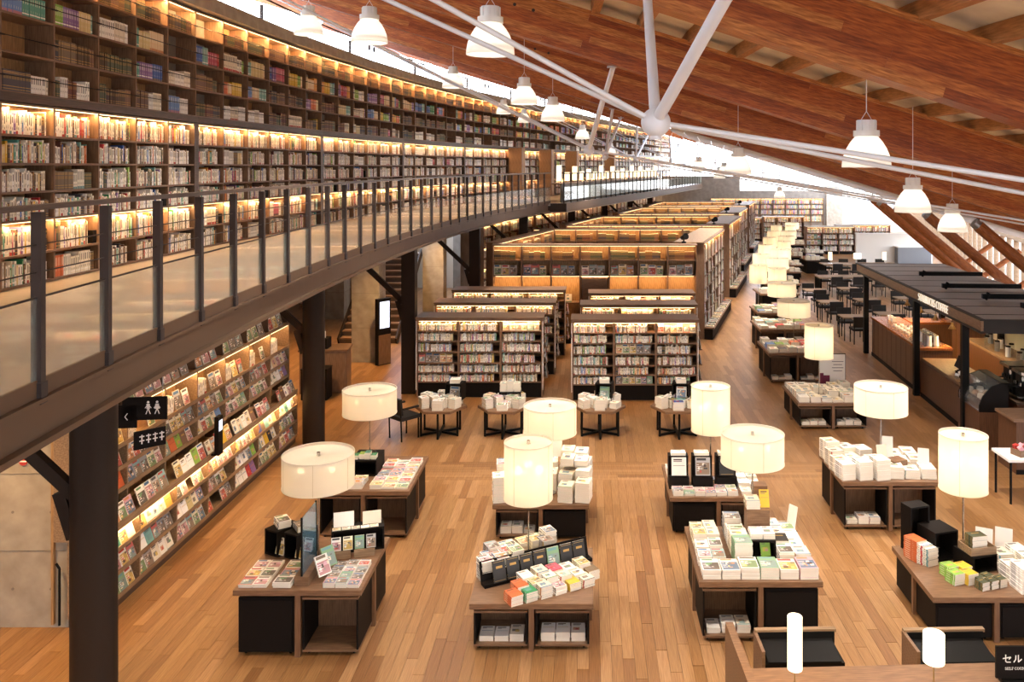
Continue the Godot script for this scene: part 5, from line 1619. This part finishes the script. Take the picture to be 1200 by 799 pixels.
	bx(bb, "body", M.bar_wood, Vector3(0, 1.05, 0.25), Vector3(1.0, 2.1, 0.46))
	for i in 3: bx(bb, "door", M.bar_wood, Vector3(-0.33 + i * 0.33, 1.05, -0.008), Vector3(0.31, 2.0, 0.02))
	var wc := thing("work_counter", "long tan work counter at the rear of the coffee bar", "counter", fr * Vector3(3.3, 0, 1.7), yaw)
	bx(wc, "body", M.bar_wood, Vector3(0, 0.5, 0.35), Vector3(4.6, 1.0, 0.62))
	bx(wc, "counter_top", M.tan_board, Vector3(0, 1.03, 0.35), Vector3(4.7, 0.06, 0.66))
	for i in 14:
		var o := thing("jar", "%s jar, %s along the rear work counter" % [["clear", "steel", "white"][i % 3], nth(i)], "jar", fr * Vector3(1.1 + i * 0.3, 1.06, 1.9 + (i % 2) * 0.2), 0.0, "jars on the work counter")
		cy(o, "body", [M.glass, M.steel, M.cup_white][i % 3], Vector3(0, 0.11, 0), 0.06, 0.22, 16)
		cy(o, "lid", M.black_metal, Vector3(0, 0.23, 0), 0.055, 0.03, 16)
	# near counter beside the pastry case
	var nc := thing("service_counter", "brown service counter with a panelled front at the right of the pastry case", "counter", P(7.50, 0, 15.3))
	bx(nc, "body", M.bar_wood, Vector3(1.2, 0.46, 0.0), Vector3(2.4, 0.92, 0.66))
	bx(nc, "front_panel", M.bar_wood, Vector3(0.55, 0.42, 0.34), Vector3(0.5, 0.74, 0.02))
	bx(nc, "front_panel", M.bar_wood, Vector3(1.15, 0.42, 0.34), Vector3(0.5, 0.74, 0.02))
	bx(nc, "panel_frame", M.walnut_dark, Vector3(0.25, 0.42, 0.335), Vector3(0.03, 0.8, 0.02))
	bx(nc, "counter_top", M.walnut, Vector3(1.2, 0.945, 0.0), Vector3(2.5, 0.05, 0.72))
	bx(nc, "kick_board", M.black_box, Vector3(1.2, 0.04, 0.333), Vector3(2.4, 0.08, 0.02))
	var cs := thing("cake_stand", "little tiered stand of sweets on the service counter", "stand", P(8.0, 0.97, 15.3))
	cy(cs, "stem", M.chrome, Vector3(0, 0.12, 0), 0.008, 0.24, 8)
	for k in 3: cy(cs, "plate", [M.cream_card, M.pink_print, M.brass][k], Vector3(0, 0.05 + k * 0.08, 0), 0.09 - k * 0.02, 0.02, 18)
	# small table with flowers at the frame edge
	var ft := thing("side_table", "black-legged white side table at the frame edge below the bar", "table", P(7.15, 0, 13.9))
	bx(ft, "tabletop", M.white_card, Vector3(0, 0.70, 0), Vector3(0.9, 0.04, 0.6))
	for sx in [-1, 1]:
		for sz in [-1, 1]: rod(ft, "leg", M.black_metal, Vector3(sx * 0.4, 0, sz * 0.25), Vector3(sx * 0.4, 0.68, sz * 0.25), 0.02, 8)
	var bs := thing("gift_box", "brown box of pink wrapped sweets on the white side table", "box", P(7.05, 0.72, 13.85), 0.3)
	bx(bs, "box_body", M.walnut, Vector3(0, 0.05, 0), Vector3(0.3, 0.1, 0.22))
	for i in 6: bx(bs, "sweet", M.pink_print if i % 2 else M.red_print, Vector3(-0.1 + (i % 3) * 0.1, 0.13, -0.05 + (i / 3) * 0.1), Vector3(0.07, 0.07, 0.07), Vector3(0.3 * i, 0.5 * i, 0.2))

func checkout() -> void:
	var t := thing("checkout_counter", "wooden self-checkout counter with a side screen in the foreground", "counter", P(2.7, 0, 7.35), 0.04)
	bx(t, "counter_top", M.table_wood, Vector3(0.1, 0.98, 0.2), Vector3(2.95, 0.05, 0.75))
	bx(t, "side_screen", M.table_wood, Vector3(-1.40, 0.62, 0.05), Vector3(0.07, 1.24, 1.1))
	bx(t, "front_panel", M.table_wood, Vector3(0.1, 0.48, -0.14), Vector3(2.9, 0.95, 0.05))
	for q in [[1.98, "left"], [3.40, "right"]]:
		var k := thing("checkout_terminal", "black sloped checkout terminal with a wooden rim, %s one" % q[1], "terminal", P(q[0], 0, 7.98), 0.03, "checkout terminals")
		bx(k, "body", M.black_box, Vector3(0, 0.42, 0.0), Vector3(0.74, 0.84, 0.3))
		bx(k, "rim", M.tan_board, Vector3(0, 0.965, -0.19), Vector3(0.78, 0.03, 0.05))
		bx(k, "side_board", M.walnut, Vector3(-0.385, 0.60, -0.02), Vector3(0.03, 0.72, 0.36), Vector3(0, 0, 0))
		bx(k, "back_board", M.black_metal, Vector3(0, 0.86, -0.17), Vector3(0.74, 0.2, 0.03))
		bx(k, "sloped_screen", M.black_metal, Vector3(0, 0.87, 0.0), Vector3(0.68, 0.02, 0.30), Vector3(0.18, 0, 0))
	for q in [[1.69, 1.28, 1.71, 0.06, "tall slim glowing tube lamp on the checkout counter"], [2.83, 1.34, 1.57, 0.085, "short wide glowing tube lamp on the checkout counter"]]:
		var l := thing("tube_lamp", q[4], "lamp", P(q[0], 1.005, 7.0), 0.0, "tube lamps on the checkout counter")
		cy(l, "base", M.brass, Vector3(0, 0.008, 0), 0.07, 0.016)
		cy(l, "stem", M.brass, Vector3(0, (q[1] - 1.0) / 2, 0), 0.006, q[1] - 1.0, 8)
		cy(l, "tube_shade", M.tube_glow, Vector3(0, (q[1] + q[2]) / 2 - 1.005, 0), q[3], q[2] - q[1], 28)
		omni(l, Vector3(0, (q[1] + q[2]) / 2 - 1.005, 0), Color(1, 0.86, 0.64), 0.5, q[3] * 0.9)
	var sg := thing("counter_sign", "black self-checkout sign with white lettering at the frame edge", "sign", P(3.76, 1.005, 7.28))
	bx(sg, "board", M.black_box, Vector3(0, 0.17, 0), Vector3(0.58, 0.27, 0.02))
	bx(sg, "foot", M.black_metal, Vector3(0, 0.017, 0), Vector3(0.5, 0.034, 0.08))
	var kana := [
		[[0.02, 0.52, 0.92, 0.68], [0.92, 0.68, 0.70, 0.42], [0.34, 0.95, 0.34, 0.22], [0.34, 0.22, 0.46, 0.12], [0.46, 0.12, 0.9, 0.12]],
		[[0.30, 0.88, 0.28, 0.42], [0.28, 0.42, 0.06, 0.10], [0.58, 0.92, 0.58, 0.12], [0.58, 0.12, 0.96, 0.46]],
		[[0.08, 0.84, 0.92, 0.84], [0.92, 0.84, 0.76, 0.44], [0.76, 0.44, 0.28, 0.08]]]
	var lt := Node3D.new()
	lt.name = "kana"
	sg.add_child(lt)
	for i in 3:
		for q in kana[i]:
			var o := Vector3(-0.235 + i * 0.09, 0.165, 0.012)
			bar(lt, "stroke", M.white_card, o + Vector3(q[0], q[1], 0) * 0.076, o + Vector3(q[2], q[3], 0) * 0.076, 0.003, 0.0075)
	var tm := TextMesh.new()
	tm.text = "SELF COUNTER"
	var f := SystemFont.new()
	f.font_names = PackedStringArray(["Droid Serif"])
	tm.font = f
	tm.font_size = 24
	tm.pixel_size = 0.0013
	tm.depth = 0.002
	mi(sg, "small_lettering", tm, M.white_card, Vector3(-0.10, 0.12, 0.012))

func under_gallery() -> void:
	# concrete columns, sign totem, counter, stair
	var k := 0
	for q in [[-6.16, 23.9, 0.76], [-5.45, 30.2, 0.72], [-9.0, 30.5, 0.7]]:
		var c := thing("concrete_column", "square pale concrete column, %s" % ["beside the sign totem", "beyond the stair", "deep under the gallery"][k], "column", P(q[0], 0, q[1]), 0.0, "concrete columns")
		bx(c, "shaft", M.concrete, Vector3(0, 1.83, 0), Vector3(q[2], 3.66, q[2]))
		for y in [0.95, 1.9, 2.85]: bx(c, "form_joint", M.concrete_dark, Vector3(0, y, 0), Vector3(q[2] + 0.004, 0.008, q[2] + 0.004))
		k += 1
	var sg := thing("sign_totem", "tall dark information totem with a glowing screen", "totem", P(-5.62, 0, 23.3), 0.9)
	bx(sg, "body", M.black_box, Vector3(0, 0.9, 0), Vector3(0.42, 1.8, 0.14))
	bx(sg, "wood_base", M.walnut_upright, Vector3(0, 0.42, 0.006), Vector3(0.40, 0.80, 0.142))
	bx(sg, "screen", M.screen_glow, Vector3(0, 1.36, 0.072), Vector3(0.32, 0.72, 0.008))
	area_light(sg, Vector3(0, 1.36, 0.08), Vector2(0.3, 0.7), Color(0.8, 0.88, 1.0), 0.05, PI / 2 - 0.001)
	var ct := thing("side_counter", "brown counter with black boxes under the gallery", "counter", P(-6.35, 0, 20.6), 0.1)
	bx(ct, "body", M.walnut_upright, Vector3(0, 0.5, 0), Vector3(1.1, 1.0, 0.6))
	bx(ct, "counter_top", M.walnut, Vector3(0, 1.02, 0), Vector3(1.16, 0.04, 0.66))
	for i in 2: bx(ct, "door", M.walnut_upright, Vector3(-0.27 + i * 0.54, 0.5, 0.308), Vector3(0.5, 0.9, 0.02))
	var cb := bx(self, "bag_box", M.black_box, P(-6.5, 1.16, 20.55), Vector3(0.5, 0.24, 0.34))
	tag(cb, "black box on the brown counter under the gallery", "box")
	var lb := thing("low_bin", "black low bin in front of the brown counter", "bin", P(-6.35, 0, 19.9))
	bx(lb, "body", M.black_box, Vector3(0, 0.35, 0), Vector3(0.6, 0.7, 0.4))
	bx(lb, "emblem", M.white_card, Vector3(0.1, 0.5, 0.202), Vector3(0.12, 0.16, 0.004))
	bx(lb, "lid", M.black_metal, Vector3(0, 0.71, 0), Vector3(0.62, 0.02, 0.42))
	for i in 3: slab_card("leaflet", "white leaflet standing on the black box, %s of three" % nth(i), "leaflet", M.white_card, -6.66 + i * 0.14, 1.28, 20.5, 0.12, 0.16, 0.2 * i, 0.3)
	var st := thing("staircase", "dark wooden staircase rising under the gallery behind the concrete column", "staircase", P(-6.75, 0, 26.2), 0.0)
	for i in 14:
		bx(st, "tread", M.walnut, Vector3(0, 0.17 * (i + 1) - 0.02, -0.28 * i), Vector3(1.7, 0.04, 0.32))
		bx(st, "riser", M.walnut_dark, Vector3(0, 0.17 * i + 0.075, -0.28 * i + 0.13), Vector3(1.7, 0.15, 0.02))
	for sx in [-1, 1]: bar(st, "stringer", M.column_paint, Vector3(sx * 0.88, 0.05, 0.2), Vector3(sx * 0.88, 2.40, -3.7), 0.05, 0.28)
	for i in 2:
		var b := [0.2, 0.7, 1.2, 1.7, 2.2]
		var t := bookcase("tall wooden bookcase deep under the gallery, %s one" % ["nearer", "farther"][i], P(-10.2 + i * 1.4, 0, 32.5 + i * 2.0), 0.3, 1.6, b, 0.4, 2, "bookcases deep under the gallery")
		fill_case(t, 1.6, b, 2, "pale", "deep gallery case %d" % (i + 1))
	# hanging toilet sign and rack sign
	var ws := thing("toilet_sign", "black hanging sign with two figures and an arrow", "sign", P(-5.28, 2.42, 10.05), 0.12)
	bx(ws, "board", M.black_box, Vector3(0.05, 0.13, 0), Vector3(0.50, 0.27, 0.02))
	bx(ws, "board", M.black_box, Vector3(-0.17, 0.04, 0), Vector3(0.26, 0.27, 0.02))
	for sx in [-1, 1]: rod(ws, "hanger", M.steel, Vector3(0.05 + sx * 0.2, 0.26, 0), Vector3(0.05 + sx * 0.2, 1.24, 0), 0.004, 6)
	for i in 2:
		var x := 0.09 + i * 0.10
		cy(ws, "figure_head", M.white_card, Vector3(x, 0.205, 0.012), 0.014, 0.004, 12).rotation.x = PI / 2
		mi(ws, "figure_body", prism(PackedVector2Array([Vector2(-0.018, 0.06), Vector2(0.018, 0.06), Vector2(0.03 if i else 0.018, 0.0), Vector2(-0.03 if i else -0.018, 0.0)]), 0.004), M.white_card, Vector3(x, 0.125, 0.012))
		for sx in [-1, 1]: bar(ws, "figure_leg", M.white_card, Vector3(x, 0.13, 0.012), Vector3(x + sx * 0.025, 0.065, 0.012), 0.004, 0.009)
		for sx in [-1, 1]: bar(ws, "figure_arm", M.white_card, Vector3(x, 0.18, 0.012), Vector3(x + sx * 0.035, 0.135, 0.012), 0.004, 0.008)
	for sy in [-1, 1]: bar(ws, "arrow_stroke", M.white_card, Vector3(-0.17, 0.04, 0.012), Vector3(-0.14, 0.04 + sy * 0.04, 0.012), 0.004, 0.008)
	var rs := thing("rack_sign", "small black shelf sign with white characters beside the thick column", "sign", P(-5.35, 1.98, 10.4), 0.75)
	bx(rs, "board", M.black_box, Vector3(0, 0.11, 0), Vector3(0.36, 0.22, 0.02))
	for i in 4:
		bar(rs, "character_stroke", M.white_card, Vector3(-0.12 + i * 0.075, 0.15, 0.012), Vector3(-0.065 + i * 0.075, 0.15, 0.012), 0.003, 0.014)
		bar(rs, "character_stroke", M.white_card, Vector3(-0.12 + i * 0.075, 0.10, 0.012), Vector3(-0.065 + i * 0.075, 0.10, 0.012), 0.003, 0.014)
		bar(rs, "character_stroke", M.white_card, Vector3(-0.092 + i * 0.075, 0.17, 0.012), Vector3(-0.092 + i * 0.075, 0.06, 0.012), 0.003, 0.014)
	var al := thing("alarm_plate", "small round red plate on the concrete pier", "plate", P(-6.62, 1.95, 9.99))
	cy(al, "disc", M.red_print, Vector3(0, 0, 0), 0.05, 0.012, 24).rotation.x = PI / 2
	bx(al, "stripe", M.white_card, Vector3(0, 0, 0.008), Vector3(0.08, 0.014, 0.004))
	# unseen downlights in the gallery soffit, placed to light columns and floor below
	var i := 0
	for q in [[-4.5, 11.5], [-4.6, 14.5], [-6.6, 18.6], [-8.5, 24.0], [-5.3, 22.4], [-6.6, 25.6], [-6.9, 8.8], [-5.0, 6.0], [-4.9, 29.0], [-8.8, 20.5]]:
		var d := thing("unseen_downlight", "unseen round lamp in the gallery underside, lighting the floor below, %s one" % nth(i), "unseen_downlight", P(q[0], 3.655, q[1]), 0.0, "unseen downlights under the gallery")
		cy(d, "trim_ring", M.white_card, Vector3(0, -0.004, 0), 0.07, 0.01, 20)
		cy(d, "glow_disc", M.pendant_glow, Vector3(0, -0.012, 0), 0.05, 0.006, 20)
		var l := SpotLight3D.new()
		l.name = "unseen_downlight_light"
		d.add_child(l)
		l.position = Vector3(0, -0.03, 0)
		l.rotation.x = -PI / 2
		l.light_color = Color(1.0, 0.80, 0.55)
		l.light_energy = 4.0 if i < 2 else 11.0
		l.spot_angle = 58.0
		l.spot_angle_attenuation = 1.0
		l.spot_range = 30.0
		l.spot_attenuation = 2.0
		l.light_size = 0.04
		l.shadow_enabled = true
		i += 1

func pendants() -> void:
	# x, mouth height, depth, size
	var list := [[-0.90, 6.42, 7.8], [2.57, 5.39, 7.9], [-2.70, 6.92, 10.5], [4.10, 4.82, 10.8], [-4.30, 7.42, 13.1], [-1.06, 6.42, 14.0], [5.75, 4.37, 13.5], [2.45, 5.27, 14.0], [-2.80, 7.02, 17.6], [-0.66, 6.23, 15.6], [-2.6, 7.0, 26.0], [-2.2, 6.9, 29.0], [-0.20, 6.25, 26.5], [3.3, 5.25, 25.6], [4.6, 5.1, 29.0], [4.9, 4.95, 32.0], [7.6, 4.15, 34.0], [0.9, 5.9, 35.0]]
	list.sort_custom(func(a, b): return a[2] < b[2])
	for i in list.size():
		var q: Array = list[i]
		var p := P(q[0], 0, q[2])
		var rr := Vector2(CX - p.x, -p.z - CZ).length()
		if q[2] > 36.0: rr = 84.0
		var top := beam_low(rr) + 0.60
		pendant(q[0], q[1], q[2], maxf(top, q[1] + 0.7), "white bell pendant under the roof, %s from the viewer" % nth(i), 14.5)

func _ready() -> void:
	rng.seed = 77
	# camera: level, with the lens shifted down and to one side
	var cam := Camera3D.new()
	cam.name = "camera"
	add_child(cam)
	cam.position = Vector3(0, EYE, 0)
	cam.near = 0.1
	cam.far = 400.0
	cam.projection = Camera3D.PROJECTION_FRUSTUM
	cam.size = 0.1 * 799.0 / 1000.0
	cam.frustum_offset = Vector2(-0.009, -0.02045)
	cam.current = true
	# bright overcast sky outside
	var we := WorldEnvironment.new()
	we.name = "surroundings"
	add_child(we)
	var env := Environment.new()
	env.background_mode = Environment.BG_SKY
	var sk := ProceduralSkyMaterial.new()
	sk.sky_top_color = Color(0.86, 0.91, 1.0)
	sk.sky_horizon_color = Color(0.97, 0.98, 1.0)
	sk.ground_horizon_color = Color(0.80, 0.80, 0.80)
	sk.ground_bottom_color = Color(0.62, 0.62, 0.60)
	sk.sky_energy_multiplier = 1.0
	sk.ground_energy_multiplier = 1.0
	env.sky = Sky.new()
	env.sky.sky_material = sk
	env.background_energy_multiplier = 10.0
	env.tonemap_mode = Environment.TONE_MAPPER_LINEAR
	env.tonemap_exposure = 1.3
	env.sdfgi_enabled = true
	env.ssao_enabled = true
	env.ssil_enabled = true
	we.environment = env
	make_materials()
	make_books()
	planks()
	shell()
	roof()
	trusses()
	balcony()
	gallery_shelves()
	magazine_rack()
	tall_blocks()
	floor_bookcases()
	near_tables()
	second_tables()
	hex_tables()
	aisle_tables()
	seats()
	coffee_bar()
	under_gallery()
	checkout()
	pendants()
	place_books()
